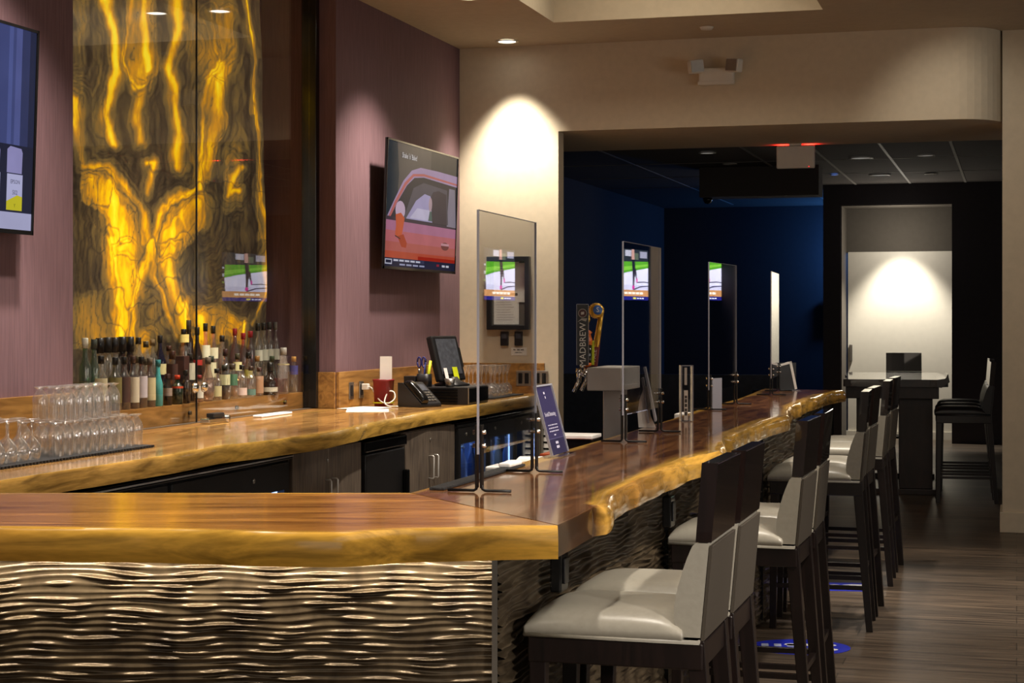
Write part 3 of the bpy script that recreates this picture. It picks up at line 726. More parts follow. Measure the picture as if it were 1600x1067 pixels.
# ================================================================ TELEVISIONS
def tv(name, label, loc, w, h, rotz, mat, polys, texts, tilt=0.0):
    """panel faces local +x; picture coordinates run right (local y) and up"""
    t = thing(name, label, 'television', loc, rotz)
    t.rotation_euler = (0, tilt, rotz)
    MB().box(-.016, -.004, -w / 2, w / 2, -h / 2, h / 2).box(-.05, -.016, -w / 2 + .16, w / 2 - .16, -h / 2 + .12, h / 2 - .16).build('casing', M['black'], t, bevel=0.003)
    mb = MB(); b = .012
    mb.box(-.004, .004, -w / 2, w / 2, -h / 2, -h / 2 + b * 1.5); mb.box(-.004, .004, -w / 2, w / 2, h / 2 - b, h / 2)
    mb.box(-.004, .004, -w / 2, -w / 2 + b, -h / 2, h / 2); mb.box(-.004, .004, w / 2 - b, w / 2, -h / 2, h / 2)
    mb.build('bezel', M['black_gloss'], t)
    pm = MB(); iw, ih = w - 2 * b, h - 2.5 * b
    o = .0
    def pt(x, y, k): return (-.0035 + k, -w / 2 + b + x * iw, -h / 2 + 1.5 * b + y * ih)
    for k, (col, pts) in enumerate(polys):
        pm.add([pt(x, y, k * .0001) for x, y in pts], [tuple(range(len(pts)))], rgb(*col))
    kk = len(polys) * .0001 + .0003
    for s, size, x, y, col in texts:
        T = Matrix.Translation(pt(x, y, kk)) @ Matrix.Rotation(PI / 2, 4, 'Z') @ Matrix.Rotation(PI / 2, 4, 'X')
        pm.text(s, size * ih, T, rgb(*col))
    pm.build('picture', mat, t, colors=True)
    MB().box(-.10, -.05, -.2, .2, -.15, .15).build('wall_mount', M['black_metal'], t)
    return t
def ell(cx, cy, rx, ry, n=16, a0=0, a1=2 * PI): return [(cx + rx * math.cos(a0 + (a1 - a0) * i / n), cy + ry * math.sin(a0 + (a1 - a0) * i / n)) for i in range(n)]
def rect(x0, y0, x1, y1): return [(x0, y0), (x1, y0), (x1, y1), (x0, y1)]
pol = [((92, 84, 82), rect(0, 0, 1, 1)), ((36, 48, 60), [(0, .35), (.14, .35), (.16, .75), (.13, 1), (0, 1)]), ((70, 66, 66), [(.6, .84), (1, .84), (1, 1), (.6, 1)]),
       ((176, 150, 186), [(0, .36), (.10, .52), (.22, .70), (.33, .80), (.45, .84), (.7, .845), (1, .84), (1, .36)]),
       ((196, 108, 106), [(.02, .36), (.12, .53), (.24, .69), (.35, .775), (.5, .795), (1, .775), (1, .76), (.5, .775), (.36, .755), (.26, .67), (.14, .51), (.05, .36)]),
       ((58, 54, 62), [(.05, .37), (.15, .52), (.27, .67), (.37, .745), (.5, .765), (1, .745), (1, .38)]),
       ((140, 132, 148), [(.86, .38), (.88, .72), (.97, .72), (1, .42), (1, .38)]),
       ((92, 86, 96), [(.24, .40), (.36, .66), (.5, .72), (.85, .70), (.88, .40)]),
       ((176, 166, 206), [(.27, .40), (.4, .56), (.52, .63), (.6, .62), (.82, .40)]),
       ((206, 198, 226), [(.32, .41), (.42, .50), (.62, .50), (.74, .41)]), ((92, 110, 104), [(.58, .41), (.60, .50), (.66, .48), (.66, .41)]),
       ((72, 62, 70), [(.64, .40), (.62, .52), (.60, .60), (.64, .66), (.72, .68), (.84, .66), (.86, .40)]),
       ((186, 158, 166), ell(.605, .55, .025, .06)),
       ((184, 118, 150), rect(0, .22, 1, .37)), ((70, 56, 70), [(0, .37), (1, .37), (1, .385), (0, .40)]),
       ((196, 108, 116), rect(0, .16, 1, .29)), ((190, 100, 92), rect(0, .11, 1, .20)), ((194, 84, 60), rect(0, .07, 1, .125)), ((170, 40, 26), rect(.45, .07, 1, .10)),
       ((208, 180, 206), ell(.19, .46, .065, .075)), ((210, 96, 60), [(.13, .42), (.14, .33), (.13, .26), (.17, .235), (.21, .24), (.23, .30), (.25, .40), (.2, .44)]),
       ((178, 70, 44), [(.16, .245), (.24, .27), (.29, .20), (.28, .16), (.22, .165)]), ((64, 44, 44), [(.13, .255), (.2, .232), (.2, .224), (.13, .245)]),
       ((120, 62, 62), ell(.84, .21, .06, .035)), ((206, 150, 160), rect(.78, .215, .90, .235)),
       ((36, 38, 62), rect(0, 0, 1, .07)), ((200, 200, 220), rect(.01, .018, .10, .06)), ((36, 38, 62), rect(.02, .028, .09, .052)), ((60, 62, 92), rect(.11, .04, .54, .068)), ((150, 40, 60), rect(.72, .03, .76, .05))] + [((214, 214, 232), rect(.12 + .075 * k, .046, .18 + .075 * k, .060)) for k in range(5)] + [((170, 172, 204), rect(.20 + .09 * k, .014, .272 + .09 * k, .028)) for k in range(4)] + [((216, 216, 230), rect(.80 + .06 * k, .028, .845 + .06 * k, .046)) for k in range(2)]
tx = [("Shake 'n' Bake!", .062, .29, .905, (236, 234, 240))]
tv('television', 'wall television showing a red car, on the right purple pier', (-4.03, 11.78, 2.32), 1.55, .872, 0, M['tv_right'], pol, tx, 0.035)
pl = [((86, 94, 150), rect(0, 0, 1, 1)), ((70, 78, 128), rect(.80, .1, .90, 1)), ((84, 94, 152), rect(.865, .1, .885, 1)), ((56, 62, 100), rect(.93, .1, 1, 1)), ((42, 46, 72), rect(.97, .1, 1, 1)),
      ((40, 42, 62), rect(0, .085, 1, .42)), ((178, 178, 214), rect(0, 0, 1, .085))]
for k in range(7):
    x = .915 - .112 * k; q = (206, 196, 46) if k == 0 else ((176, 40, 160) if k == 1 else (50, 140, 190))
    pl += [((150, 146, 196), [(x - .045, .28), (x + .030, .28), (x + .032, .385), (x + .025, .405), (x - .03, .412), (x - .045, .395)]),
           ((184, 184, 222), rect(x - .043, .095, x + .035, .275)), (q, [(x - .043, .095), (x + .035, .095), (x + .035, .165), (x + .01, .172), (x - .043, .138)])]
tl = []
for k in range(3):
    x = .911 - .112 * k; tl += [('EPSON', .028, x, .236, (40, 40, 60)), ('502', .032, x, .183, (60, 60, 80)), ('Y' if k == 0 else 'M', .026, x, .118, (90, 96, 30))]
tv('television', 'wall television showing ink bottles, cut by the left edge of the photo', (-4.03, 5.895, 2.34), 1.55, .872, 0, M['tv_left'], pl, tl, 0.035)
# bright television across the far room, seen mirrored in the screens and the niche glass
def mx(pts): return [(1 - x, y) for x, y in pts]
pf = [((206, 204, 232), rect(0, 0, 1, 1)), ((40, 46, 52), rect(0, .74, 1, 1)), ((150, 150, 170), rect(.1, .84, .3, .97)), ((180, 180, 196), rect(.55, .86, .72, .98)), ((90, 100, 84), rect(.35, .8, .5, .93)),
      ((84, 160, 40), mx([(0, .46), (.3, .54), (1, .66), (1, .78), (0, .74)])), ((120, 190, 60), mx([(0, .52), (.5, .62), (1, .70), (1, .74), (0, .62)])), 
      ((224, 222, 246), mx([(0, .30), (1, .30), (1, .66), (.3, .52), (0, .44)])),
      ((30, 30, 44), mx([(.49, .46), (.56, .46), (.56, .70), (.53, .99), (.46, .99), (.47, .7)])), ((196, 150, 140), mx([(.46, .80), (.54, .80), (.53, 1), (.46, 1)])),
      ((40, 36, 52), mx([(.485, .24), (.53, .24), (.55, .6), (.49, .6)])), ((34, 30, 46), mx([(.54, .62), (.585, .62), (.62, .36), (.595, .35)])),
      ((210, 30, 150), ell(1 - .507, .25, .036, .045)), ((216, 40, 160), ell(1 - .607, .39, .02, .05)),
      ((52, 52, 84), mx([(.5, .215), (.7, .28), (1, .30), (1, .285), (.7, .255), (.5, .19)])), ((60, 58, 90), mx([(.61, .36), (.8, .375), (1, .36), (1, .345), (.8, .355), (.61, .34)])),
      ((24, 26, 40), mx([(0, .2), (.07, .2), (.05, .5), (.07, .8), (.14, 1), (0, 1)])), ((170, 176, 196), mx(rect(.01, .66, .045, .70))), ((170, 176, 196), mx(rect(.01, .5, .045, .56))), ((120, 150, 70), mx(rect(.01, .36, .045, .40))),
      ((196, 140, 90), rect(0, .075, 1, .20)), ((34, 34, 120), rect(0, 0, 1, .075)), ((230, 220, 90), rect(.42, .02, .5, .055))]
pf += [((250, 236, 220), rect(.22 + .11 * k, .115, .31 + .11 * k, .16)) for k in range(5)] + [((226, 226, 250), rect(.2 + .07 * k, .025, .25 + .07 * k, .05)) for k in range(3)]
tf = []
tv('television', 'bright television across the far room, mirrored in the acrylic screens', tuple(TVP), 1.42, .80, PI + math.radians(8), M['tv_far'], pf, tf)

# ================================================================ GLASSES ON THE BACK COUNTER
t = thing('bar_mat', 'black ribbed rubber bar mat under the upturned glasses', 'bar mat', (-3.86, 6.15, BC + .0005))
MB().box(-.18, .19, -1.3, .90, 0, .010).build('mat', M['rubber'], t, bevel=0.002)
mb = MB()
for k in range(88): mb.box(.19, .196, -1.295 + k * .025, -1.281 + k * .025, .001, .010)
mb.build('mat_fringe', M['rubber'], t)
def footed_glass():
    return [(.030, 0), (.0305, .02), (.031, .06), (.0315, .085), (.027, .103), (.0165, .120), (.0135, .127), (.0150, .131), (.026, .136), (.0275, .1385), (.012, .1395)]
def wine_glass(h=.165, r=.036):
    return [(r * .80, 0), (r * .95, .018), (r, .040), (r * .92, .062), (r * .6, .082), (r * .2, .094), (.0045, .102), (.004, .15), (.007, .158), (.030, h - .003), (.031, h), (.01, h)]
def single(name, prof, mat, label, cat, group, loc):
    o = MB().lathe(prof, 20, cap0=False).build(name, mat); o.location = loc; return tag(o, label, cat, group)
MATZ = BC + .0112
g0 = None; 
n_low = 10
for row, uu in enumerate((-3.725, -3.80, -3.875)):
    for k in range(n_low):
        v = 6.985 - k * .074 + (.012 if row == 1 else 0)
        if row == 0: lab = 'upturned footed beer glass, %s from the right in the front row of the lower tier' % ORD[k]
        else: lab = 'upturned footed beer glass in the %s of the lower tier on the black mat' % ('middle row' if row == 1 else 'back row')
        loc = (uu, v, MATZ)
        if g0 is None: g0 = single('beer_glass', footed_glass(), M['glassware'], lab, 'glass', 'upturned beer glasses on the mat, lower tier', loc)
        else:
            c = g0.copy(); COL.objects.link(c); c.location = loc; c['label'] = lab
for row, uu in enumerate((-3.76, -3.84)):
    for k in range(7):
        c = g0.copy(); COL.objects.link(c); c.location = (uu, 6.845 - k * .076, MATZ + .1405)
        c['label'] = ('upturned footed beer glass stacked on the upper tier, %s from the right in front' % ORD[k]) if row == 0 else 'upturned footed beer glass in the back row of the upper tier'
        c['group'] = 'upturned beer glasses on the upper tier'
w0 = None
for row, (uu, off) in enumerate(((-3.715, 0), (-3.80, .04), (-3.885, .0))):
    for k in range(5):
        loc = (uu, 6.12 - k * .085 + off, MATZ)
        lab = ('upturned wine glass at the left end of the mat, %s from the right in front' % ORD[k]) if row == 0 else 'upturned wine glass in the %s at the left end of the mat' % ('middle row' if row == 1 else 'back row')
        if w0 is None: w0 = single('wine_glass', wine_glass(), M['glassware'], lab, 'glass', 'upturned wine glasses at the left end of the mat', loc)
        else: c = w0.copy(); COL.objects.link(c); c.location = loc; c['label'] = lab
# glasses behind the till
mt = thing('bar_mat', 'small black mat under the wine glasses behind the till', 'bar mat', (-3.72, 12.28, BC + .0005))
MB().box(-.16, .17, -.36, .42, 0, .008).build('mat', M['rubber'], mt, bevel=0.002)
w1 = None
for row, uu in enumerate((-3.60, -3.70, -3.80)):
    for k in range(5):
        loc = (uu, 12.02 + k * .10, BC + .0092); lab = 'upturned stemmed wine glass in the %s row behind the till' % ('front', 'middle', 'back')[row]
        if w1 is None: w1 = single('wine_glass', wine_glass(.225, .040), M['glassware'], lab, 'glass', 'wine glasses behind the till', loc)
        else: c = w1.copy(); COL.objects.link(c); c.location = loc; c['label'] = lab

# ================================================================ BOTTLES
GL = {}
def bottle_glass(col, dens):
    k = (col, dens)
    if k not in GL:
        c = rgb(*col); tint = tuple(max(0.0, min(1, x)) ** 0.45 for x in c[:3]) + (1,)
        if dens >= 1: GL[k] = plain('bottle_%d_%d_%d' % col, c, 0.12, var=0.05, coat=0.6)
        else: GL[k] = glass('bottle_clear_%d_%d_%d' % col, tint, 0.10, 0.12, 0.8, 2.4, 0.04)
    return GL[k]
PM = {}
def paint(col, rough=0.5):
    if (col, rough) not in PM: PM[(col, rough)] = plain('paint_%d_%d_%d' % col, rgb(*col), rough, var=0.06)
    return PM[(col, rough)]
CLR = ((238, 234, 224), .5); AMB = ((214, 150, 80), .5); PNK = ((230, 200, 186), .5); GRN = ((70, 130, 70), .5); DRK = ((40, 28, 24), 1); OLV = ((120, 112, 60), .5); BRN = ((120, 62, 36), .5)
BLK = (22, 20, 20); WHT = (206, 200, 186); CRM = (198, 188, 152)
# style: s shouldered, r round decanter, q square, t tall/slim, d squat decanter, n long neck
BOT = [
 # front row: (px, top py, radius, style, glass, cap colour, label colour or None, label from..to, description)
 ('f', 158, 556, .031, 's', CLR, BLK, (190, 182, 150), .2, .6, 'clear bottle with a pale olive label, left end of the front row'),
 ('f', 180, 558, .033, 's', OLV, BLK, (112, 102, 58), .14, .62, 'squat bottle with a tall olive label in the front row'),
 ('f', 194, 557, .032, 's', BRN, BLK, (72, 46, 38), .14, .62, 'amber bottle with a dark brown label in the front row'),
 ('f', 208, 556, .032, 's', BRN, (60, 40, 34), (196, 186, 164), .12, .60, 'whisky bottle with a tall cream label, left of the lilac one'),
 ('f', 221, 557, .031, 's', BRN, BLK, (186, 178, 186), .2, .62, 'whisky bottle with a lilac white label in the front row'),
 ('f', 234, 559, .031, 's', BRN, (90, 80, 70), (192, 180, 140), .14, .60, 'whisky bottle with a yellowed cream label beside the turquoise bottle'),
 ('f', 247, 562, .026, 'n', ((72, 150, 150), 1), (50, 120, 124), None, 0, 0, 'matt turquoise bottle with a narrow neck in the front row'),
 ('f', 262, 584, .024, 's', DRK, (50, 24, 24), (150, 130, 120), .3, .55, 'short dark brown bottle right of the turquoise one'),
 ('f', 277, 586, .032, 's', ((34, 44, 34), 1), (190, 60, 30), (190, 70, 36), .55, .62, 'dark green bottle with an orange band in the front row'),
 ('f', 290, 578, .028, 's', DRK, BLK, None, 0, 0, 'black bottle behind the left chrome lock'),
 ('f', 311, 586, .025, 's', PNK, (120, 30, 30), WHT, .15, .6, 'small pinkish bottle with a white label right of the glass seam'),
 ('f', 325, 558, .038, 'r', PNK, (90, 80, 70), None, 0, 0, 'round clear pink-tinted decanter right of the glass seam'),
 ('f', 339, 576, .027, 's', CLR, BLK, (186, 176, 130), .12, .45, 'bottle with a yellowish square label right of the decanter'),
 ('f', 351, 570, .027, 'q', BRN, (40, 40, 34), (190, 188, 150), .42, .72, 'square amber bottle with a pale green label set high'),
 ('f', 363, 568, .026, 'q', CLR, (60, 50, 40), (70, 110, 84), .38, .70, 'square bottle with a dark green label in the front row'),
 ('f', 378, 570, .030, 's', CLR, BLK, (206, 180, 170), .08, .3, 'clear bottle with a low red and white label'),
 ('f', 392, 572, .029, 's', CLR, (60, 40, 30), (90, 120, 110), .06, .25, 'clear bottle with a low sea-green band'),
 ('f', 405, 574, .026, 's', PNK, (70, 40, 30), (170, 130, 100), .1, .7, 'slim copper-tinted bottle left of the black decanter'),
 ('f', 422, 566, .046, 'd', DRK, BLK, (200, 196, 180), .10, .24, 'squat black decanter with a small white label'),
 ('f', 443, 543, .032, 'q', CLR, (180, 178, 172), (170, 160, 110), .62, .65, 'tall square clear bottle with a silver cap near the niche end'),
 ('f', 459, 557, .026, 's', CLR, (186, 140, 66), (60, 66, 140), .5, .75, 'clear bottle with a gold cap and blue label, last on the right'),
 # middle row
 ('m', 133, 528, .030, 's', GRN, (206, 204, 190), (190, 190, 170), .12, .36, 'green bottle with a white cap at the left end of the niche'),
 ('m', 147, 530, .030, 's', GRN, (60, 66, 60), (36, 110, 60), .12, .36, 'green bottle with a dark cap and green label at the left end'),
 ('m', 215, 556, .028, 's', CLR, (80, 70, 50), None, 0, 0, 'clear unlabelled bottle standing behind the lilac-labelled whisky'),
 ('m', 229, 560, .028, 's', CLR, (90, 84, 70), None, 0, 0, 'clear unlabelled bottle standing behind the cream-labelled whisky'),
 ('m', 269, 548, .026, 'q', AMB, (60, 34, 26), (66, 40, 34), .45, .75, 'amber bottle with a square brown label behind the front row'),
 ('m', 284, 556, .032, 'x', DRK, None, None, 0, 0, 'dark brown bottle carton standing behind the front row'),
 ('m', 297, 552, .028, 's', DRK, BLK, (196, 190, 170), .45, .8, 'black bottle with a tall white label left of the glass seam'),
 ('m', 330, 556, .030, 's', CLR, (40, 52, 44), (200, 194, 160), .5, .85, 'clear bottle with a cream scroll label behind the decanter'),
 ('m', 352, 545, .034, 's', BRN, (52, 30, 30), None, 0, 0, 'broad brown bottle with a dark stopper in the middle row'),
 ('m', 371, 552, .026, 's', AMB, (60, 56, 40), (206, 200, 150), .6, .8, 'amber bottle with a pale neck label in the middle row'),
 ('m', 388, 550, .026, 's', AMB, BLK, (150, 140, 60), .4, .6, 'amber bottle with a black cap and olive label, middle row'),
 ('m', 402, 556, .026, 's', CLR, (150, 110, 60), None, 0, 0, 'clear bottle with a brass cap in the middle row'),
 ('m', 425, 556, .026, 's', ((110, 130, 80), .5), (70, 84, 60), None, 0, 0, 'greenish bottle partly hidden by the black decanter'),
 # back row on the riser
 ('b', 156, 528, .032, 'w', CLR, BLK, None, 0, 0, 'clear bottle with a wide black cap, first in the back row'),
 ('b', 168, 527, .032, 'w', CLR, BLK, None, 0, 0, 'clear bottle with a wide black cap, second in the back row'),
 ('b', 179, 527, .032, 'w', CLR, BLK, None, 0, 0, 'clear bottle with a wide black cap, third in the back row'),
 ('b', 191, 526, .033, 'w', DRK, BLK, None, 0, 0, 'black bottle with a tall black cap, left one of two'),
 ('b', 203, 526, .033, 'w', DRK, BLK, None, 0, 0, 'black bottle with a tall black cap, right one of two'),
 ('b', 216, 527, .030, 's', CLR, BLK, None, 0, 0, 'clear bottle with a plain black cap against the yellow glow'),
 ('b', 228, 533, .030, 's', CLR, (70, 60, 40), None, 0, 0, 'clear bottle with a short brown cap left of the tall black neck'),
 ('b', 238, 530, .028, 's', CLR, (120, 100, 70), None, 0, 0, 'clear bottle with a tan cap behind the tall black neck'),
 ('b', 250, 524, .034, 'n', ((24, 22, 36), 1), BLK, (200, 190, 140), .2, .42, 'blue-black bottle with a long black neck and slanted cream label'),
 ('b', 264, 540, .030, 's', AMB, (64, 36, 24), None, 0, 0, 'amber bottle with a brown cap right of the black neck'),
 ('b', 287, 514, .030, 's', AMB, BLK, (220, 200, 120), .75, .9, 'amber bottle with a pale neck and black cap in front of the glow'),
 ('b', 295, 500, .026, 't', DRK, (52, 46, 40), None, 0, 0, 'tallest slim dark bottle just left of the glass seam'),
 ('b', 308, 511, .030, 'n', DRK, (20, 18, 18), (160, 40, 30), .3, .4, 'black long-necked bottle with a red stripe at the glass seam'),
 ('b', 321, 505, .028, 'n', AMB, BLK, (210, 206, 180), .4, .62, 'amber long-necked bottle with a flat black cap and white label'),
 ('b', 333, 509, .030, 'n', AMB, BLK, (206, 200, 170), .4, .6, 'amber long-necked bottle with a flat black stopper, right of its twin'),
 ('b', 347, 524, .030, 's', PNK, BLK, None, 0, 0, 'pinkish clear bottle with a black cap in the back row'),
 ('b', 367, 513, .032, 'n', ((150, 40, 30), .5), (140, 24, 34), None, 0, 0, 'bottle with a red waxed neck and black stopper'),
 ('b', 380, 520, .030, 'n', ((160, 60, 40), .5), (150, 26, 36), None, 0, 0, 'bottle with a red waxed neck, right of the stoppered one'),
 ('b', 391, 517, .030, 's', ((120, 30, 30), .5), (140, 24, 34), None, 0, 0, 'deep red bottle with a red cap left of the clear four'),
 ('b', 403, 505, .030, 's', CLR, (40, 40, 36), (196, 196, 180), .3, .5, 'tall clear bottle with a round pale label, first of four alike'),
 ('b', 412, 504, .030, 's', CLR, (44, 42, 40), (196, 196, 180), .3, .5, 'tall clear bottle with a round pale label, second of four alike'),
 ('b', 421, 503, .030, 's', CLR, (60, 60, 58), (196, 196, 180), .3, .5, 'tall clear bottle with a round pale label, third of four alike'),
 ('b', 431, 503, .031, 's', CLR, (120, 118, 114), (196, 196, 180), .3, .5, 'tall clear bottle with a grey cap, last of four alike'),
]
ROWS = {'f': (-4.375, 1.0855), 'm': (-4.462, 1.0855), 'b': (-4.565, 1.1855)}
for (row, px, ty, r, st, (gc, dens), cap, lab, l0, l1, desc) in BOT:
    u, z = ROWS[row]; v = v_at(px, u); h = z_at(ty, u, v) - z; zl = 0
    if row == 'f' and st != 'd': r *= 1.0
    t = thing('bottle', desc, 'bottle', (u, v, z), 0, 'bottles in the niche'); g = bottle_glass(gc, dens)
    if st == 'x':
        t['category'] = 'carton'
        MB().box(-r, r, -r, r, 0, h).build('carton_body', paint((58, 32, 28)), t, bevel=0.002)
        MB().box(-r * .9, r * .9, -r * 1.004, r * .9, h * .55, h * .9).build('carton_panel', paint((76, 44, 36)), t); continue
    nr = .0125
    if st in 's': sh = .60; nk = .74; ck = .86
    elif st == 'q': sh = .62; nk = .70; ck = .84; nr = .015
    elif st == 'w': sh = .52; nk = .66; ck = .70; nr = .015
    elif st == 't': sh = .66; nk = .78; ck = .80; nr = .012
    elif st == 'n': sh = .48; nk = .70; ck = .86; nr = .0115
    elif st == 'r': sh = .5; nk = .72; ck = .84; nr = .014
    elif st == 'd': sh = .45; nk = .62; ck = .72; nr = .015
    if st == 'r': prof = [(r * .6, 0), (r * .86, h * .08), (r, h * .28), (r * .95, h * .45), (r * .66, h * .6), (nr * 1.2, h * nk), (nr, h * .80), (nr, h * .86)]
    elif st == 'd': prof = [(r * .9, 0), (r, h * .05), (r, h * .4), (r * .85, h * .5), (r * .5, h * .6), (nr, h * .68), (nr, h * .8)]
    else: prof = [(r * .92, 0), (r, h * .02), (r, h * sh * .97), (r * .93, h * (sh + .03)), (r * .62, h * (sh + (nk - sh) * .6)), (nr * 1.15, h * nk), (nr, h * (nk + .03)), (nr, h * .95)]
    MB().lathe(prof, 16, square=1.0 if st == 'q' else 0).build('glass_body', g, t)
    if dens < 1 and gc != (238, 234, 224): MB().lathe([(r * .86, h * .015), (r * .86, h * sh * .8)], 14, square=1.0 if st == 'q' else 0).build('liquid', bottle_glass(tuple(int(x * .92) for x in gc), .4), t)
    if cap:
        cr = nr * 1.25 if st != 'w' else nr * 1.45
        if st == 'q' and cap == (180, 178, 172): cr = .020
        MB().lathe([(cr, h * ck), (cr, h * .995), (cr * .9, h)], 14).build('cap', paint(cap, .35), t)
    if lab:
        MB().lathe([(r * 1.015, h * l0), (r * 1.015, h * max(l1, l0 + .03))], 18, cap0=False, cap1=False, square=1.0 if st == 'q' else 0).build('paper_label', paint(lab, .6), t)

# ================================================================ BACK BAR UNITS
UF = -3.50
def unit(name, label, cat, v0, v1): return thing(name, label, cat, (UF, (v0 + v1) / 2, 0))
def pull(parent, y, z0, z1, mat, x=0.0):
    mat = M['handle']; return MB().tube([(x, y, z0), (x + .03, y, z0), (x + .034, y, z0 + .006), (x + .034, y, z1 - .006), (x + .03, y, z1), (x, y, z1)], .005, 8).build('handle', mat, parent)
# long black cooler
v0, v1 = 4.4, 8.18; t = unit('bottle_cooler', 'long black bottle cooler under the left half of the back counter', 'cooler', v0, v1); h = (v1 - v0) / 2
MB().box(-.55, -.02, -h, h, .06, .845).build('cabinet_body', M['black'], t, bevel=0.004)
MB().box(-.56, .012, -h, h, .848, .875).build('top_rail', M['black_gloss'], t, bevel=0.003)
MB().box(.0125, .016, -h, h, .858, .865).build('trim_line', M['handle'], t)
for k, (a, b) in enumerate(((-h + .02, -h + 1.18), (-h + 1.22, -h + 2.44), (-h + 2.48, h - .03))):
    dr = MB().box(-.02, .006, a, b, .10, .835).build('door', M['black'], t, bevel=0.006)
    MB().box(.006, .0085, a + .07, b - .07, .18, .70).build('door_glass', emis('cooler_glow_%d' % k, (0.10, 0.16, 0.34, 1), .12), dr)
    MB().bar((.006, (a + b) / 2 + .2, .775), (.012, (a + b) / 2 + .2, .775), .012, n=10).build('lock', M['steel'], dr)
    MB().box(.0087, .0095, b - .5, b - .16, .64, .70).build('lit_shelf', M['led_blue'], dr)
# grey cabinets
for v0, v1, lab in ((8.20, 9.17, 'grey laminate cabinet with two doors left of the black fridge'), (9.90, 10.86, 'grey laminate cabinet with two doors right of the black fridge')):
    t = unit('base_cabinet', lab, 'cabinet', v0, v1); h = (v1 - v0) / 2
    MB().box(-.55, -.02, -h, h, .06, .87).build('cabinet_body', M['cabinet'], t, bevel=0.003)
    for s in (-1, 1):
        a, b = sorted((s * .003, s * (h - .004)))
        dr = MB().box(-.02, .0, a, b, .08, .865).build('door', M['cabinet'], t, bevel=0.002)
        pull(dr, s * .045, .56, .70, M['steel'])
    MB().bar((.0, -.02, .80), (.006, -.02, .80), .010, n=10).build('lock', M['steel'], t)
# fridge
v0, v1 = 9.19, 9.88; t = unit('small_fridge', 'plain black under-counter fridge between the two grey cabinets', 'fridge', v0, v1); h = (v1 - v0) / 2
MB().box(-.55, -.03, -h, h, .04, .845).build('cabinet_body', M['black'], t, bevel=0.004)
MB().box(-.55, .02, -h, h, .80, .862).build('top_hood', M['black_gloss'], t, bevel=0.008)
dr = MB().box(-.03, .015, -h + .015, h - .03, .08, .79).build('door', M['black'], t, bevel=0.008)
MB().box(.015, .05, h - .075, h - .035, .42, .66).build('handle', M['black_gloss'], dr, bevel=0.008)
# glass door cooler
v0, v1 = 10.88, 12.93; t = unit('glass_door_cooler', 'black back bar cooler with blue-lit glass doors at the far end', 'cooler', v0, v1); h = (v1 - v0) / 2
mb = MB(); mb.box(-.55, -.50, -h, h, .06, .85); mb.box(-.5, -.01, -h, -h + .03, .06, .85); mb.box(-.5, -.01, h - .03, h, .06, .85); mb.box(-.5, -.01, -h + .03, h - .03, .06, .12); mb.box(-.5, -.01, -h + .03, h - .03, .75, .85)
mb.build('cabinet_body', M['black'], t)
MB().box(-.55, .012, -h, h, .852, .872).build('top_rail', M['black_gloss'], t, bevel=0.003)
MB().box(-.495, -.49, -h + .04, h - .04, .14, .74).build('light_panel', emis('cooler_back_glow', (0.05, 0.11, 0.42, 1), .5), t)
MB().box(-.47, -.05, -h + .05, h - .05, .42, .43).build('shelf', M['steel'], t)
for k in range(3):
    a = -h + .02 + k * (2 * h - .04) / 3; b = a + (2 * h - .04) / 3 - .008
    mb = MB(); mb.box(-.008, .014, a, a + .05, .1, .835); mb.box(-.008, .014, b - .05, b, .1, .835); mb.box(-.008, .014, a + .05, b - .05, .1, .16); mb.box(-.008, .014, a + .05, b - .05, .73, .835)
    dr = mb.build('door', M['black'], t)
    MB().box(.0, .004, a + .05, b - .05, .16, .73).build('door_glass', M['cooler_glass'], dr)
    MB().box(-.012, -.009, b - .085, b - .055, .2, .72).build('light_tube', M['led_blue'], dr)
    MB().bar((.014, a + .16, .79), (.02, a + .16, .79), .011, n=10).build('lock', M['steel'], dr)
bcol = [(190, 200, 216), (60, 80, 120), (170, 160, 140), (36, 40, 60), (120, 140, 180)]
c0 = None
for k in range(16):
    loc = (UF - .14 - .11 * (k % 2), v0 + .16 + k * .108, .4315)
    t = thing('beer_bottle', 'beer bottle on the upper shelf of the blue-lit cooler, %s from the left' % (ORD[k] if k < 14 else ('fifteenth', 'sixteenth')[k - 14]), 'bottle', loc, 0, 'beer bottles on the cooler shelf')
    MB().lathe([(.029, 0), (.03, .01), (.03, .13), (.012, .19), (.012, .235)], 12).build('glass_body', paint(bcol[k % 5], .2), t)
    MB().lathe([(.0145, .235), (.0145, .245)], 12).build('cap', paint((200, 200, 205), .3), t)
# louvred vent in the end wall
zt = z_at(662, -3.43, VW); zb = z_at(712, -3.43, VW)
t = thing('louvre_vent', 'white louvred vent low in the cream wall beside the cooler', 'vent', (-3.425, VW - .001, (zt + zb) / 2)); hh = (zt - zb) / 2
mb = MB(); mb.box(-.062, .062, -.004, 0, -hh, hh); mb.build('vent_plate', M['black'], t)
mb = MB(); mb.box(-.064, -.052, -.022, -.004, -hh - .012, hh + .012); mb.box(.052, .064, -.022, -.004, -hh - .012, hh + .012); mb.box(-.052, .052, -.022, -.004, hh, hh + .012); mb.box(-.052, .052, -.022, -.004, -hh - .012, -hh); mb.build('vent_frame', M['white'], t)
mb = MB()
for k in range(5):
    z = -hh + (k + .5) * 2 * hh / 5; mb.add([(-.051, -.006, z + .022), (.051, -.006, z + .022), (.051, -.021, z - .012), (-.051, -.021, z - .012)], [(0, 1, 2, 3)])
mb.build('slats', M['white'], t)

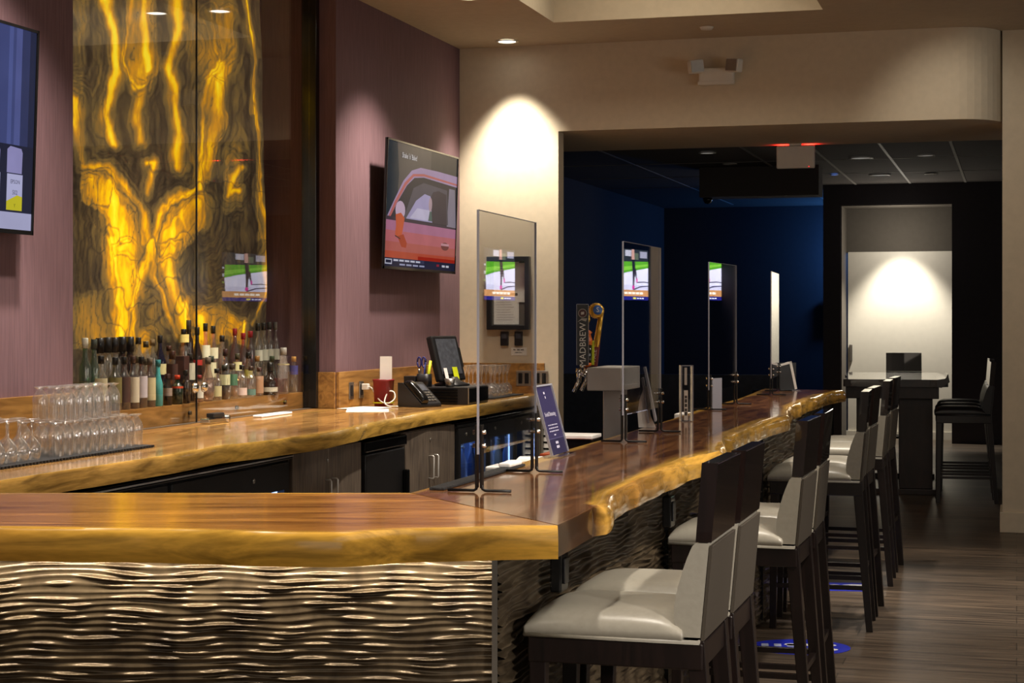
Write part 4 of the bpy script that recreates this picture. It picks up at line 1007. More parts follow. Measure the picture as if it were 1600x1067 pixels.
# ================================================================ THINGS ON THE BACK COUNTER
Z0 = BC + .0008
def rotz_t(x, y, z, a): return Matrix.Translation((x, y, z)) @ Matrix.Rotation(a, 4, 'Z')
o = MB().box(-.13, .13, -.17, .17, 0, .002).build('paper_sheet', M['paper']); o.location = (-3.86, 10.22, Z0); o.rotation_euler = (0, 0, .35); tag(o, 'white paper sheet lying flat, nearest on the back counter', 'paper')
o = MB().box(-.11, .11, -.15, .15, 0, .002).build('paper_sheet', M['paper']); o.location = (-3.97, 10.46, Z0 + .0026); o.rotation_euler = (0, 0, -.2); tag(o, 'white paper sheet lying under the white charging cable', 'paper')
o = MB().box(-.03, .03, -.22, .22, 0, .012).build('folded_cloth', M['paper'], bevel=0.004); o.location = (-4.20, 9.55, Z0); tag(o, 'thin white folded cloth lying at the foot of the niche glass', 'cloth')
t = thing('label_gun', 'chrome and black hand tool lying by the niche glass seam', 'tool', (-4.20, 8.78, Z0), -.05)
MB().box(-.03, .03, -.12, .08, .0, .03).build('tool_body', M['chrome'], t, bevel=0.006); MB().box(-.025, .025, -.06, .06, .031, .055).build('tool_grip', M['black'], t, bevel=0.006); MB().bar((-.03, .09, .02), (.035, .09, .02), .02, n=12).build('tool_wheel', M['chrome'], t)
# red bin with a receipt
bu, bv = -3.96, 10.78
t = thing('red_container', 'dark red plastic container beside the telephone', 'container', (bu, bv, Z0))
mb = MB(); mb.lathe([(.052, 0), (.060, .165), (.0625, .165), (.0625, .175), (.056, .175), (.05, .02)], 20, square=.6, cap1=True); mb.build('body', M['red'], t)
MB().lathe([(.061, .02), (.0615, .028)], 20, cap0=False, cap1=False, square=.6).build('yellow_band', M['yellow'], t)
o = MB().box(-.002, .002, -.036, .042, 0, .30).build('receipt', M['paper']); o.location = (bu + .01, bv + .005, Z0 + .024); o.rotation_euler = (0, .04, -1.15); tag(o, 'long white receipt standing upright in the red container', 'receipt')
t = thing('wall_socket', 'steel wall socket plate on the backsplash, left of the red container', 'socket', (-4.1255, 10.62, BC + .105))
MB().box(0, .006, -.037, .037, -.055, .055).build('plate', M['steel'], t, bevel=0.002); MB().box(.006, .010, -.015, .015, -.035, .035).build('outlet_face', M['black'], t, bevel=0.002)
t = thing('wall_socket', 'steel wall socket plate behind the white charger plug', 'socket', (-4.1255, 10.80, BC + .105))
MB().box(0, .006, -.037, .037, -.055, .055).build('plate', M['steel'], t, bevel=0.002); MB().box(.006, .010, -.015, .015, -.035, .035).build('outlet_face', M['black'], t, bevel=0.002)
t = thing('phone_charger', 'white charger plug with a looping white cable', 'charger', (-4.115, 10.80, BC + .125))
MB().box(0, .045, -.02, .02, -.02, .02).build('plug', M['white'], t, bevel=0.005)
cpts = [(.045, 0, 0), (.07, -.01, -.01), (.12, -.06, -.06), (.17, -.09, -.095), (.22, -.10, -.10), (.25, -.07, -.07), (.235, -.05, -.03), (.20, -.06, -.03), (.19, -.10, -.09), (.23, -.14, -.116), (.30, -.15, -.118)]
def smooth(pts, k=4):
    out = []
    P_ = [Vector(p) for p in pts]; P_ = [P_[0]] + P_ + [P_[-1]]
    for i in range(1, len(P_) - 2):
        for j in range(k):
            t_ = j / k; a, b, c, d = P_[i - 1:i + 3]
            out.append(0.5 * ((2 * b) + (c - a) * t_ + (2 * a - 5 * b + 4 * c - d) * t_ ** 2 + (3 * b - a - 3 * c + d) * t_ ** 3))
    return out + [P_[-2]]
MB().tube(smooth(cpts), .0045, 6).build('cable', M['white'], t)
# telephone
t = thing('desk_phone', 'black desk telephone with a handset and keypad', 'telephone', (-3.72, 10.80, Z0), -1.95)
MB().prism([(-.1, 0), (.1, 0), (.1, .02), (-.06, .155), (-.1, .155)], -.10, .10, 'x').build('phone_body', M['black'], t, bevel=0.008)
sl = math.atan2(-.135, .16)
def on_slope(y, x, off): return Matrix.Translation((x, -.06 + y * math.cos(sl), .155 + y * math.sin(sl))) @ Matrix.Rotation(sl, 4, 'X') @ Matrix.Translation((0, 0, off))
MB().pillow(-.03, .03, -.10, .10, 0, .045, 10, 6, on_slope(.105, .065, .0)).build('handset', M['black_gloss'], t)
MB().box(-.045, .045, -.03, .03, 0, .004, on_slope(.055, -.035, 0)).build('display', M['screen_dark'], t)
mb = MB()
for i in range(3):
    for j in range(4): mb.box(-.011, .011, -.007, .007, 0, .006, on_slope(.105 + j * .024, -.064 + i * .028, 0))
mb.build('keypad', M['steel'], t)
MB().bar((0, 0, 0), (0, 0, .008), .009, n=10, T=on_slope(.02, .02, 0)).build('button', M['white'], t)
# cash drawer, caddies, till screen
t = thing('cash_drawer', 'black cash drawer with horizontal ribs under the till screen', 'cash drawer', (-3.70, 11.31, Z0))
MB().box(-.22, .22, -.23, .23, .0, .115).build('drawer_body', M['black'], t, bevel=0.004)
mb = MB()
for k in range(5): mb.box(-.215, .15, -.238, -.2305, .014 + k * .02, .024 + k * .02)
mb.build('ribs', M['black_gloss'], t)
MB().box(.2205, .226, -.22, .22, .01, .108).build('drawer_front', M['black_gloss'], t, bevel=0.002)
MB().box(.222, .229, -.236, -.229, .004, .112).build('corner_edge', M['steel'], t)
DZ = Z0 + .1158
t = thing('till_screen', 'black touch-screen till monitor tilted back on the cash drawer', 'till', (-3.68, 11.36, DZ), -.25)
TT = Matrix.Rotation(-.26, 4, 'Y')
MB().lathe([(.10, 0), (.10, .012), (.05, .03), (.03, .06)], 18, square=.8).build('stand', M['black'], t)
MB().box(-.055, -.005, -.16, .16, .03, .345, TT @ Matrix.Translation((.03, 0, 0))).build('casing', M['black'], t, bevel=0.012)
MB().box(-.005, -.0025, -.125, .125, .075, .32, TT @ Matrix.Translation((.03, 0, 0))).build('display', M['screen_dark'], t)
MB().box(-.04, -.01, .161, .175, .12, .26, TT @ Matrix.Translation((.03, 0, 0))).build('card_reader', M['black_gloss'], t, bevel=0.004)
MB().box(.002, .004, -.09, -.05, .0, .085, TT @ Matrix.Translation((.035, -.03, .03))).build('white_note', M['paper'], t)
MB().box(.002, .004, -.03, .03, .0, .10, TT @ Matrix.Translation((.035, .02, .02))).build('yellow_note', M['yellow'], t)
cu, cv = -3.80, 11.13
t = thing('pen_caddy', 'black mesh pen caddy on the cash drawer', 'caddy', (cu, cv, DZ))
mb = MB(); mb.lathe([(.045, 0), (.045, .085), (.041, .085), (.041, .006)], 18, square=.8, cap1=True); mb.build('cup', M['black'], t)
mb = MB(); mb.box(-.13, -.05, -.045, .045, 0, .07); mb.build('tray_box', M['black'], t, bevel=0.003)
def stick(name, label, cat, mat, dx, dy, lean, ln, r=.006):
    o = MB().bar((0, 0, 0), (lean[0], lean[1], ln), r, r * .9, n=8).build(name, mat); o.location = (cu + dx, cv + dy, DZ + .0075); tag(o, label, cat); return o
stick('highlighter', 'yellow highlighter pen in the pen caddy', 'pen', M['yellow'], .012, .014, (.02, .02), .165, .011)
stick('pen', 'blue pen leaning in the pen caddy', 'pen', M['blue_plastic'], -.004, -.016, (.018, -.012), .14)
stick('marker_pen', 'black marker pen in the pen caddy', 'pen', M['black_gloss'], .004, .0, (.0, .012), .175, .009)
t = thing('scissors', 'blue-handled scissors standing in the pen caddy', 'scissors', (cu - .018, cv - .006, DZ + .0075))
MB().box(-.007, .007, -.002, .002, 0, .12).build('blades', M['steel'], t)
for s in (-1, 1):
    MB().tube([(s * (.016 + .013 * math.cos(a)), 0, .155 + .034 * math.sin(a)) for a in [i * 2 * PI / 14 for i in range(15)]], .0055, 6).build('handle', M['blue_plastic'], t)
t = thing('sanitizer_bottle', 'small clear bottle with a grey pump behind the telephone', 'bottle', (-3.875, 11.24, DZ))
MB().lathe([(.02, 0), (.021, .004), (.021, .07), (.009, .082)], 14).build('bottle_body', M['glassware'], t); MB().lathe([(.009, .082), (.009, .1), (.006, .115)], 10).build('pump', M['steel'], t)
t = thing('metal_cup', 'small steel cup at the front of the cash drawer', 'cup', (-3.62, 11.13, DZ))
MB().lathe([(.026, 0), (.038, .055), (.036, .055), (.024, .004)], 16, cap1=True).build('cup_body', M['steel'], t)
# switches, framed notice, small sign on the cream wall
for px, lab, n in ((818, 'steel double switch plate on the cream-wall backsplash, behind the screen', 2), (845, 'steel double switch plate at the right end of the backsplash', 2)):
    u = u_at(px, VW - .03); z = z_at(591, u, VW - .03)
    t = thing('switch_plate', lab, 'switch', (u, VW - .0235, z))
    MB().box(-.058, .058, -.006, 0, -.058, .058).build('plate', M['steel'], t, bevel=0.002)
    for k in (-1, 1): MB().box(k * .025 - .016, k * .025 + .016, -.010, -.006, -.04, .04).build('rocker', M['black_gloss'], t, bevel=0.002)
u0, u1 = u_at(763, VW), u_at(829, VW); z1, z0 = z_at(401, (u0 + u1) / 2, VW), z_at(515, (u0 + u1) / 2, VW)
t = thing('notice_frame', 'black framed notice case with papers on the cream wall', 'frame', ((u0 + u1) / 2, VW - .001, (z0 + z1) / 2)); hw, hh = (u1 - u0) / 2, (z1 - z0) / 2
mb = MB(); mb.box(-hw, hw, -.012, 0, -hh, hh); mb.build('backing', M['grey_wall'], t)
mb = MB()
for a in ((-hw, -hw + .035, -hh, hh), (hw - .035, hw, -hh, hh), (-hw + .035, hw - .035, hh - .035, hh), (-hw + .035, hw - .035, -hh, -hh + .035)): mb.box(a[0], a[1], -.05, -.012, a[2], a[3])
mb.build('frame', M['black'], t, bevel=0.003)
def page(w, h, lines, head=None, col=(226, 222, 214)):
    pm = MB(); pm.add([(-w / 2, 0, -h / 2), (w / 2, 0, -h / 2), (w / 2, 0, h / 2), (-w / 2, 0, h / 2)], [(0, 1, 2, 3)], rgb(*col))
    for k in range(lines):
        zz = h / 2 - h * (.14 + .8 * k / lines); ww = w * (.30 + .12 * random.random())
        pm.add([(-w * .4, -.001, zz), (-w * .4 + ww * 1.8, -.001, zz), (-w * .4 + ww * 1.8, -.001, zz + h * .012), (-w * .4, -.001, zz + h * .012)], [(0, 1, 2, 3)], rgb(120, 116, 112))
    return pm
for (x, z, w, h, n) in ((-.02, .12, .20, .24, 10), (-.02, -.13, .20, .22, 9), (.10, .08, .06, .30, 0)):
    o = page(w, h, n).build('paper_notice', M['print'], t, colors=True); o.location = (x, -.0125 - (.002 if n == 0 else 0), z)
for px, lab in ((789, 'dark keypad below the notice case, left one'), (811, 'dark keypad below the notice case, right one')):
    u = u_at(px, VW); za, zb = z_at(518, u, VW), z_at(540, u, VW); hh = (za - zb) / 2
    t = thing('wall_keypad', lab, 'keypad', (u, VW - .001, (za + zb) / 2))
    MB().box(-.032, .032, -.02, 0, -hh, hh).build('housing', M['black'], t, bevel=0.004); MB().box(-.02, .02, -.023, -.02, 0, hh * .7).build('display', M['screen_dark'], t)
u = u_at(811, VW); z = z_at(549, u, VW)
pm = page(.125, .062, 0); TW = Matrix.Translation((0, -.001, 0)) @ Matrix.Rotation(PI / 2, 4, 'X'); pm.words(TW, -.045, .045, .008, .008, rgb(60, 60, 60), 3); pm.words(TW, -.03, .035, -.012, .006, rgb(90, 90, 90), 2)
o = pm.build('wall_notice', M['print'], None, colors=True); o.location = (u, VW - .003, z); tag(o, 'small white printed notice below the keypads on the cream wall', 'notice')

# ================================================================ ON AND BEHIND THE BAR
ZB = TOP + .0008
# navy slanted sign
t = thing('sign_holder', 'navy social distancing sign in a slanted acrylic holder on the bar', 'sign', (-1.532, 5.95, ZB), PI / 2)
sw, shh, lean = .215, .242, .26
TS = Matrix.Rotation(PI / 2, 4, 'Z') @ Matrix.Rotation(-lean - 0.0, 4, 'X')
# local: sheet stands along x, leaning away (+y)
def sheet_T(): return Matrix.Rotation(-lean, 4, 'X')
ZS = Matrix.Translation((0, 0, .006))
pm = MB(); TX = ZS @ sheet_T()
pm.add([TX @ Vector(p) for p in ((-sw / 2, 0, 0), (sw / 2, 0, 0), (sw / 2, 0, shh), (-sw / 2, 0, shh))], [(0, 1, 2, 3)], rgb(44, 39, 78))
pm.add([TX @ Vector(p) for p in ((-sw / 2, -.0006, .055), (sw / 2, -.0006, .055), (sw / 2, -.0006, .057), (-sw / 2, -.0006, .057))], [(0, 1, 2, 3)], rgb(80, 76, 116))
pm.add([TX @ Vector(p) for p in ((-sw / 2, -.0004, 0), (sw / 2, -.0004, 0), (sw / 2, -.0004, .055), (-sw / 2, -.0004, .055))], [(0, 1, 2, 3)], rgb(34, 30, 64))
def stext(s, size, x, z, col=(216, 214, 232)): pm.text(s, size, TX @ Matrix.Translation((x, -.0012, z)) @ Matrix.Rotation(PI / 2, 4, 'X'), rgb(*col))
TW = TX @ Matrix.Translation((0, -.0012, 0)) @ Matrix.Rotation(PI / 2, 4, 'X')
stext('Social Distancing', .021, .0, .142)
PW = rgb(196, 194, 216)
pm.words(TW, -.022, .004, .214, .008, PW, 1); pm.words(TW, -.014, .0, .198, .009, PW, 1)
for k in range(3): pm.words(TW, -.062, .062, .102 - k * .011, .0035, PW, 6)
pm.words(TW, -.014, .016, .066, .004, PW, 1)
for k in range(2): pm.words(TW, -.02, .022, .036 - k * .015, .009, PW, 2)
pm.build('printed_sheet', M['print'], t, colors=True)
mb = MB(); mb.box(-sw / 2 - .006, -sw / 2 - .002, -.005, .004, 0, shh + .005, TX); mb.box(sw / 2 + .002, sw / 2 + .006, -.005, .004, 0, shh + .005, TX); mb.box(-sw / 2, sw / 2, -.005, .004, shh, shh + .006, TX); mb.build('acrylic_rim', M['acrylic_edge'], t)
mb = MB(); mb.box(-sw / 2, sw / 2, -.03, .03, 0, .004); mb.build('foot', M['acrylic'], t)
# white curved sign stand and other holders
pu, pv, _ = P(1014, 668, TOP)
t = thing('sign_stand', 'white curved sign stand seen edge-on beside the second screen', 'sign', (pu, pv, ZB), .17)
prof = [(-.045, 0), (-.05, .06), (-.042, .12), (-.022, .175), (0, .19), (.006, .16), (.0, .10), (.008, .05), (.03, .0)]
MB().prism(prof, -.006, .006, 'y').build('curved_side', M['paper'], t)
MB().box(-.004, .004, -.07, .07, .0, .24, Matrix.Translation((.03, 0, .03)) @ Matrix.Rotation(-.2, 4, 'Y')).build('upright_sheet', M['acrylic_edge'], t)
MB().box(-.004, .004, -.05, .05, .0, .20, Matrix.Translation((-.0, .02, .02)) @ Matrix.Rotation(-.14, 4, 'Y')).build('front_sheet', M['acrylic_edge'], t)
pu, pv, _ = P(1072, 658, TOP)
t = thing('menu_holder', 'clear acrylic table tent with a narrow white card strip', 'menu holder', (pu, pv, ZB), A)
hx = .028
MB().box(-hx, hx, -.05, .05, .0, .004).build('foot', M['acrylic'], t)
mb = MB(); mb.box(-hx, -hx + .003, -.05, .05, .004, .26); mb.box(hx - .003, hx, -.05, .05, .004, .26); mb.box(-hx, hx, .047, .05, .004, .26); mb.build('tent', M['acrylic'], t)
mb = MB(); mb.box(-hx - .001, -hx + .004, -.052, -.049, .004, .262); mb.box(hx - .004, hx + .001, -.052, -.049, .004, .262); mb.box(-hx, hx, -.052, -.049, .257, .262); mb.build('tent_edge', M['acrylic_edge'], t)
pm = MB(); pm.add([(-.014, -.046, .006), (.004, -.046, .006), (.004, -.046, .145), (-.014, -.046, .145)], [(0, 1, 2, 3)], rgb(226, 222, 214)); pm.add([(-.012, -.046, .17), (.0, -.046, .17), (.0, -.046, .25), (-.012, -.046, .25)], [(0, 1, 2, 3)], rgb(206, 200, 190))
pm.words(Matrix.Translation((-.005, -.047, .078)) @ Matrix.Rotation(-PI / 2, 4, 'Y') @ Matrix.Rotation(PI / 2, 4, 'X'), -.05, .05, -.005, .011, rgb(70, 66, 62), 5)
pm.build('card', M['print'], t, colors=True)
pu, pv, _ = P(1236, 610, TOP)
t = thing('menu_holder', 'slanted black menu card with a white edge at the far end of the bar', 'menu holder', (pu, pv, ZB), A + .3)
TL = Matrix.Rotation(-.22, 4, 'Y')
MB().box(-.085, .035, -.004, .004, .0, .185, Matrix.Rotation(-.0, 4, 'Y')).build('card', M['black'], t)
mb = MB(); mb.box(.026, .044, -.006, .006, .0, .19, TL); mb.box(-.04, .044, -.006, .006, .176, .19, TL); mb.build('white_edge', M['paper'], t)
MB().box(-.07, .05, -.04, .04, .0, .004).build('foot', M['acrylic'], t)
pu, pv, _ = P(1120, 640, TOP)
o = MB().box(-.003, .003, -.05, .05, 0, .165).build('menu_card', M['acrylic_edge']); o.location = (pu, pv, ZB); o.rotation_euler = (0, 0, -.35); tag(o, 'pale upright menu card behind the third screen', 'menu card')
# rubber service mat on the bar edge
t = thing('bar_mat', 'narrow black service mat along the inner bar edge by the nearest screen', 'bar mat', (-1.548, 5.06, ZB))
MB().box(-.022, .022, -.42, .42, 0, .008).build('mat', M['rubber'], t, bevel=0.002)
# under-bar station behind the bar
t = thing('underbar_station', 'dark steel under-bar station behind the long bar top', 'bar station', (-1.80, 8.3, 0))
MB().box(-.16, .20, -3.4, 3.4, .86, .90).build('work_top', M['black_metal'], t, bevel=0.004)
MB().box(-.14, .18, -3.35, 3.35, .05, .858).build('station_body', M['black'], t)
for k, (px, py, yy) in enumerate(((805, 727, 5.55), (815, 722, 5.72), (822, 716, 5.90))):
    o = MB().box(-.05, .05, -.07, .07, 0, .135).build('folded_towel', M['paper'], bevel=0.006); o.location = (-1.72, yy + .35, .9008); o.rotation_euler = (0, 0, .1 * k)
    tag(o, 'stack of white folded towels behind the bar, %s of three from the camera' % ORD[k], 'towel', 'folded towels behind the bar')
t = thing('napkin_caddy', 'red-brown wooden napkin tray behind the bar, under the beer tower', 'caddy', (-1.74, 7.05, .9008))
MB().box(-.12, .08, -.16, .16, 0, .10).build('tray', M['tray_red'], t, bevel=0.004)
o = MB().box(-.02, .02, -.07, .07, 0, .014).build('bar_towel', M['paper'], bevel=0.005); o.location = (-1.548, 5.38, ZB + .0085); tag(o, 'white folded towel lying on the narrow black service mat', 'towel')
o = thing('napkin_stack', 'stack of white napkins in a black holder beside the beer tower', 'napkins', (-1.74, 7.12, 1.0015))
MB().box(-.075, .06, -.08, .08, 0, .05).build('holder', M['black_gloss'], o, bevel=0.003); MB().box(-.10, .065, -.085, .085, .051, .066).build('napkins', M['paper'], o, bevel=0.003)
MB().box(-.12, -.08, -.08, .05, 0, .05).build('napkins', M['paper'], o, bevel=0.003)
o = MB().box(-.07, .07, -.12, .12, 0, .05).build('napkin_pile', M['paper'], bevel=0.006); o.location = (-1.75, 9.2, .9008); tag(o, 'white pile of napkins behind the bar, left of the menu holder', 'napkins')
o = MB().box(-.05, .05, -.10, .10, 0, .12).build('napkin_pile', M['paper'], bevel=0.006); o.location = (-1.78, 9.75, .9008); tag(o, 'taller white napkin block behind the bar beyond the menu holder', 'napkins')
# beer tower
t = thing('beer_tower', 'steel T-shaped beer tower with box head behind the bar', 'beer tower', (-1.755, 7.8, .9008))
MB().box(-.04, .05, -.055, .055, 0, .327).build('column', M['handle'], t, bevel=0.006)
MB().box(-.078, .078, -.2, .2, .328, .43).build('head_box', M['handle'], t, bevel=0.004)
tapv = (7.645, 7.79, 7.93)
for v in tapv:
    fb = MB(); y = v - 7.8
    fb.bar((-.078, y, .40), (-.125, y, .40), .012, n=10); fb.bar((-.125, y, .425), (-.125, y, .36), .014, .011, n=10); fb.bar((-.125, y, .37), (-.15, y, .32), .009, n=10); fb.lathe([(.017, 0), (.012, .02)], 12, Matrix.Translation((-.125, y, .405)))
    fb.build('faucet', M['chrome'], t)
def tapbase(v): return (-1.88, v, .9008 + .427)
t = thing('tap_handle', 'black paddle tap handle with white MadBrew lettering', 'tap handle', tapbase(tapv[0]), A)
MB().box(-.012, .042, -.006, .006, .012, .285).build('paddle', M['black'], t, bevel=0.002)
mb = MB(); mb.box(-.0125, -.0105, -.0075, -.006, .012, .286); mb.box(.0405, .0425, -.0075, -.006, .012, .286); mb.box(-.0125, .0425, -.0075, -.006, .284, .286); mb.build('pale_edge', M['acrylic_edge'], t)
pm = MB()
TV_ = Matrix.Translation((.017, -.0072, .105)) @ Matrix.Rotation(-PI / 2, 4, 'Y') @ Matrix.Rotation(PI / 2, 4, 'X')
pm.text('MADBREW', .040, TV_, rgb(220, 216, 206))
pm.add([(.015 + .02 * math.cos(a), -.0068, .245 + .02 * math.sin(a)) for a in [i * PI / 10 for i in range(20)]], [tuple(range(20))], rgb(150, 140, 130))
pm.add([(.015 + .017 * math.cos(a), -.0072, .245 + .017 * math.sin(a)) for a in [i * PI / 10 for i in range(20)]], [tuple(range(20))], rgb(70, 26, 22))
pm.add([(.008, -.0076, .238), (.022, -.0076, .240), (.022, -.0076, .252), (.008, -.0076, .250)], [(0, 1, 2, 3)], rgb(196, 186, 176))
pm.add([(-.008, -.0070, .205), (.010, -.0070, .222), (.036, -.0070, .222), (.030, -.0070, .208), (.010, -.0070, .214)], [(0, 1, 2, 3, 4)], rgb(160, 154, 146))
pm.build('lettering', M['print'], t, colors=True)
MB().lathe([(.008, 0), (.008, .012)], 10, Matrix.Translation((.012, 0, 0))).build('ferrule', M['chrome'], t)
t = thing('tap_handle', 'orange and black bottle-shaped tap handle with gold top', 'tap handle', tapbase(tapv[1]), A)
MB().lathe([(.008, 0), (.022, .008), (.022, .02)], 14).build('orange_foot', M['orange'], t)
MB().lathe([(.022, .021), (.024, .05), (.024, .10)], 14).build('dark_body', M['black_gloss'], t)
MB().lathe([(.0245, .101), (.026, .125), (.018, .150), (.026, .158), (.012, .168)], 14).build('orange_top', M['orange'], t)
MB().lathe([(.010, .169), (.010, .20), (.018, .215), (.014, .235), (.006, .24)], 12).build('gold_finial', M['gold'], t)
MB().box(.021, .034, -.004, .004, .01, .12, Matrix.Rotation(.0, 4, 'Y')).build('yellow_blade', M['yellow'], t, bevel=0.001)
t = thing('tap_handle', 'gold tap handle topped by a large bottle cap with blue face', 'tap handle', tapbase(tapv[2]), A)
MB().box(-.018, .016, -.01, .01, .0, .10, Matrix.Rotation(.12, 4, 'Y')).build('red_label_block', paint((120, 40, 34)), t, bevel=0.003)
MB().bar((.010, 0, .09), (.034, 0, .245), .016, .011, n=10).build('gold_body', M['gold'], t)
cap_T = Matrix.Translation((.012, -.008, .258)) @ Matrix.Rotation(PI / 2 - .15, 4, 'X') @ Matrix.Rotation(.25, 4, 'Y')
mb = MB(); mb.lathe([(.034, -.01), (.036, 0), (.032, .012), (.028, .018)], 28, cap_T); mb.build('crown_cap', M['gold'], t)
mb = MB()
for k in range(22):
    a = 2 * PI * k / 22; mb.bar((.035 * math.cos(a), .035 * math.sin(a), -.012), (.031 * math.cos(a), .031 * math.sin(a), .012), .0028, n=6, T=cap_T)
mb.build('crimps', M['gold'], t)
MB().lathe([(.023, .0185), (.022, .0195)], 24, cap_T).build('blue_face', M['blue_paint'], t)
pm = MB(); pm.text('S', .034, cap_T @ Matrix.Translation((0, 0, .0202)), rgb(220, 222, 226)); pm.build('letter', M['print'], t, colors=True)
pm = MB(); pm.text('PALE', .026, Matrix.Translation((0.002, -.0112, .05)) @ Matrix.Rotation(-PI / 2 + .12, 4, 'Y') @ Matrix.Rotation(PI / 2, 4, 'X'), rgb(206, 196, 186)); pm.build('lettering', M['print'], t, colors=True)
# checkered ledge strip of the dark room behind the taps
o = MB().box(-3.30, -3.22, 13.4, 14.6, .9, .95).build('ledge_strip', M['steel']); 
bpy.data.objects.remove(o)

# ================================================================ FLOOR DECALS
def decal(px, py, rx, ry, round_, label):
    u, v, _ = P(px, py, 0)
    t = thing('floor_decal', label, 'floor decal', (u, v, .0006), A * .6)
    if round_: pts = [(rx * math.cos(a), ry * math.sin(a)) for a in [i * PI / 20 for i in range(40)]]
    else: pts = [(x * rx, y * ry) for x, y in ((-1, -1), (1, -1), (1, 1), (-1, 1))]
    mb = MB(); mb.prism(pts, 0, .001); mb.build('decal_sheet', plain('decal_blue', rgb(30, 44, 190), .4), t)
    pm = MB()
    for s in (-1, 1):
        for cx, l, w in ((rx * .38, .085, .035), (rx * .38 - .125, .035, .030)):
            pm.add([(cx + l * math.cos(a), s * .055 + w * math.sin(a), .0016) for a in [i * PI / 10 for i in range(20)]], [tuple(range(20))], rgb(232, 232, 236))
    T0 = Matrix.Translation((-rx * .45, 0, .0016)) @ Matrix.Rotation(PI / 2, 4, 'Z')
    for z_ in (.04, -.02, -.08): pm.words(T0, -.11, .11, z_, .034, rgb(176, 184, 220), 2)
    pm.build('footprints', M['print'], t, colors=True)
decal(1250, 1011, .235, .195, True, 'round blue floor sticker with white footprints under the middle stools')
decal(1318, 917, .20, .16, False, 'square blue floor sticker with white footprints under the far stools')

# ================================================================ FAR ROOM FURNITURE
tu, tv_ = W((1385 - 800) / F * 15.4, 15.4)
t = thing('high_table', 'dark live-edge communal high table in front of the white door', 'table', (tu, tv_ + 1.05, 0), .065)
mb = MB()
outl = [(-.44, -1.05), (.30, -1.05), (.40, -1.06), (.46, -1.0), (.42, -.4), (.46, .2), (.42, 1.05), (-.44, 1.05), (-.46, .3), (-.42, -.5)]
mb.prism(outl, .955, 1.02); mb.build('table_top', M['table_wood'], t, bevel=0.008)
MB().prism([(.40, .95), (.47, 1.0), (.455, 1.075), (.435, 1.03), (.36, 1.02), (.36, .955)], -1.062, -.3, 'y').build('live_edge', M['table_wood'], t, bevel=0.01)
MB().box(-.42, .38, -1.0, .95, .85, .954).build('apron', M['table_base'], t, bevel=0.004)
for y in (-.80, .80):
    MB().box(.04, .33, y - .05, y + .05, .05, .858).build('slab_leg', M['table_base'], t, bevel=0.004)
    MB().box(-.33, -.22, y - .05, y + .05, .05, .858).build('slab_leg', M['table_base'], t, bevel=0.004)
    MB().box(-.36, .38, y - .09, y + .09, 0, .049).build('foot', M['table_base'], t, bevel=0.004)
ds = make_stool('black bar stool at the right side of the high table, nearest of three', M['dark_leather'], M['dark_leather'], 'black bar stools at the high table')
dx, dy = W((1508 - 800) / F * 14.85, 14.85)
ds.location = (dx - .03, dy + .1, 0); ds.rotation_euler = (0, 0, .06)
dup(ds, (dx - .05, dy + .72, 0), .06, 'black bar stool at the right side of the high table, middle of three')
dup(ds, (dx - .06, dy + 1.36, 0), .06, 'black bar stool at the right side of the high table, farthest of three')
ex, ey = W((1415 - 800) / F * 18.6, 18.6)
dup(ds, (ex, ey, 0), PI / 2 + A * .5, 'black bar stool at the far end of the high table before the white door')
bu, bv = W((1090 - 800) / F * 20.0, 20.0)
o = MB().box(-1.6, 1.0, -.1, .1, 0, .92).build('low_partition', plain('slate_panel', rgb(78, 84, 100), .6)); o.location = (bu, bv, 0); o.rotation_euler = (0, 0, .05); tag(o, 'low slate-grey partition across the dark far room', 'partition')
t = thing('booth_bench', 'dark red-brown booth bench left of the high table', 'bench', (W((1270 - 800) / F * 17.5, 17.5)[0] - .15, W((1270 - 800) / F * 17.5, 17.5)[1], 0), A * .5)
MB().box(-.45, .35, -.12, .12, .0, .84).build('bench_back', M['table_base'], t, bevel=0.02)
MB().pillow(-.45, .35, .10, .60, .32, .14).build('bench_seat', M['dark_leather'], t)
MB().box(-.44, .34, .12, .56, 0, .32).build('bench_base', M['table_base'], t)
# wall-hung screen in the far corner, seen edge-on
t = thing('far_television', 'unlit black television edge on the blue-lit far wall', 'television', (-3.05, 26.55, 1.75))
MB().box(.42, .78, -.10, -.04, -.12, .22).build('casing', M['black_gloss'], t, bevel=0.006); MB().box(.5, .7, -.04, .05, -.05, .1).build('wall_mount', M['black_metal'], t)

# ================================================================ CEILING AND HEADER FIXTURES
def downlight(name, label, u, v, z, r, lens, group=None, depth_=.0):
    t = thing(name, label, 'downlight', (u, v, z), 0, group)
    MB().lathe([(r * .78, -.001), (r, -.004), (r, -.0095), (r * .8, -.012)], 28, cap0=False, cap1=False).build('trim_ring', M['white'], t)
    MB().lathe([(r * .8, -.006), (r * .79, -.0065)], 24).build('lens', lens, t); return t
DL = [(-3.68, 12.70, 'lit round ceiling downlight close to the cream wall'), (-2.93, 10.85, 'lit ceiling downlight above the far back counter, mirrored in the niche glass'), (-3.42, 10.9, 'lit ceiling downlight over the back counter edge, right mirrored in the niche glass'),
      (-3.45, 8.6, 'lit ceiling downlight above the niche'), (-3.45, 6.3, 'lit ceiling downlight above the upturned glasses')]
for u, v, lab in DL: downlight('downlight', lab, u, v, CZ - .0005, .085, M['lamp'])
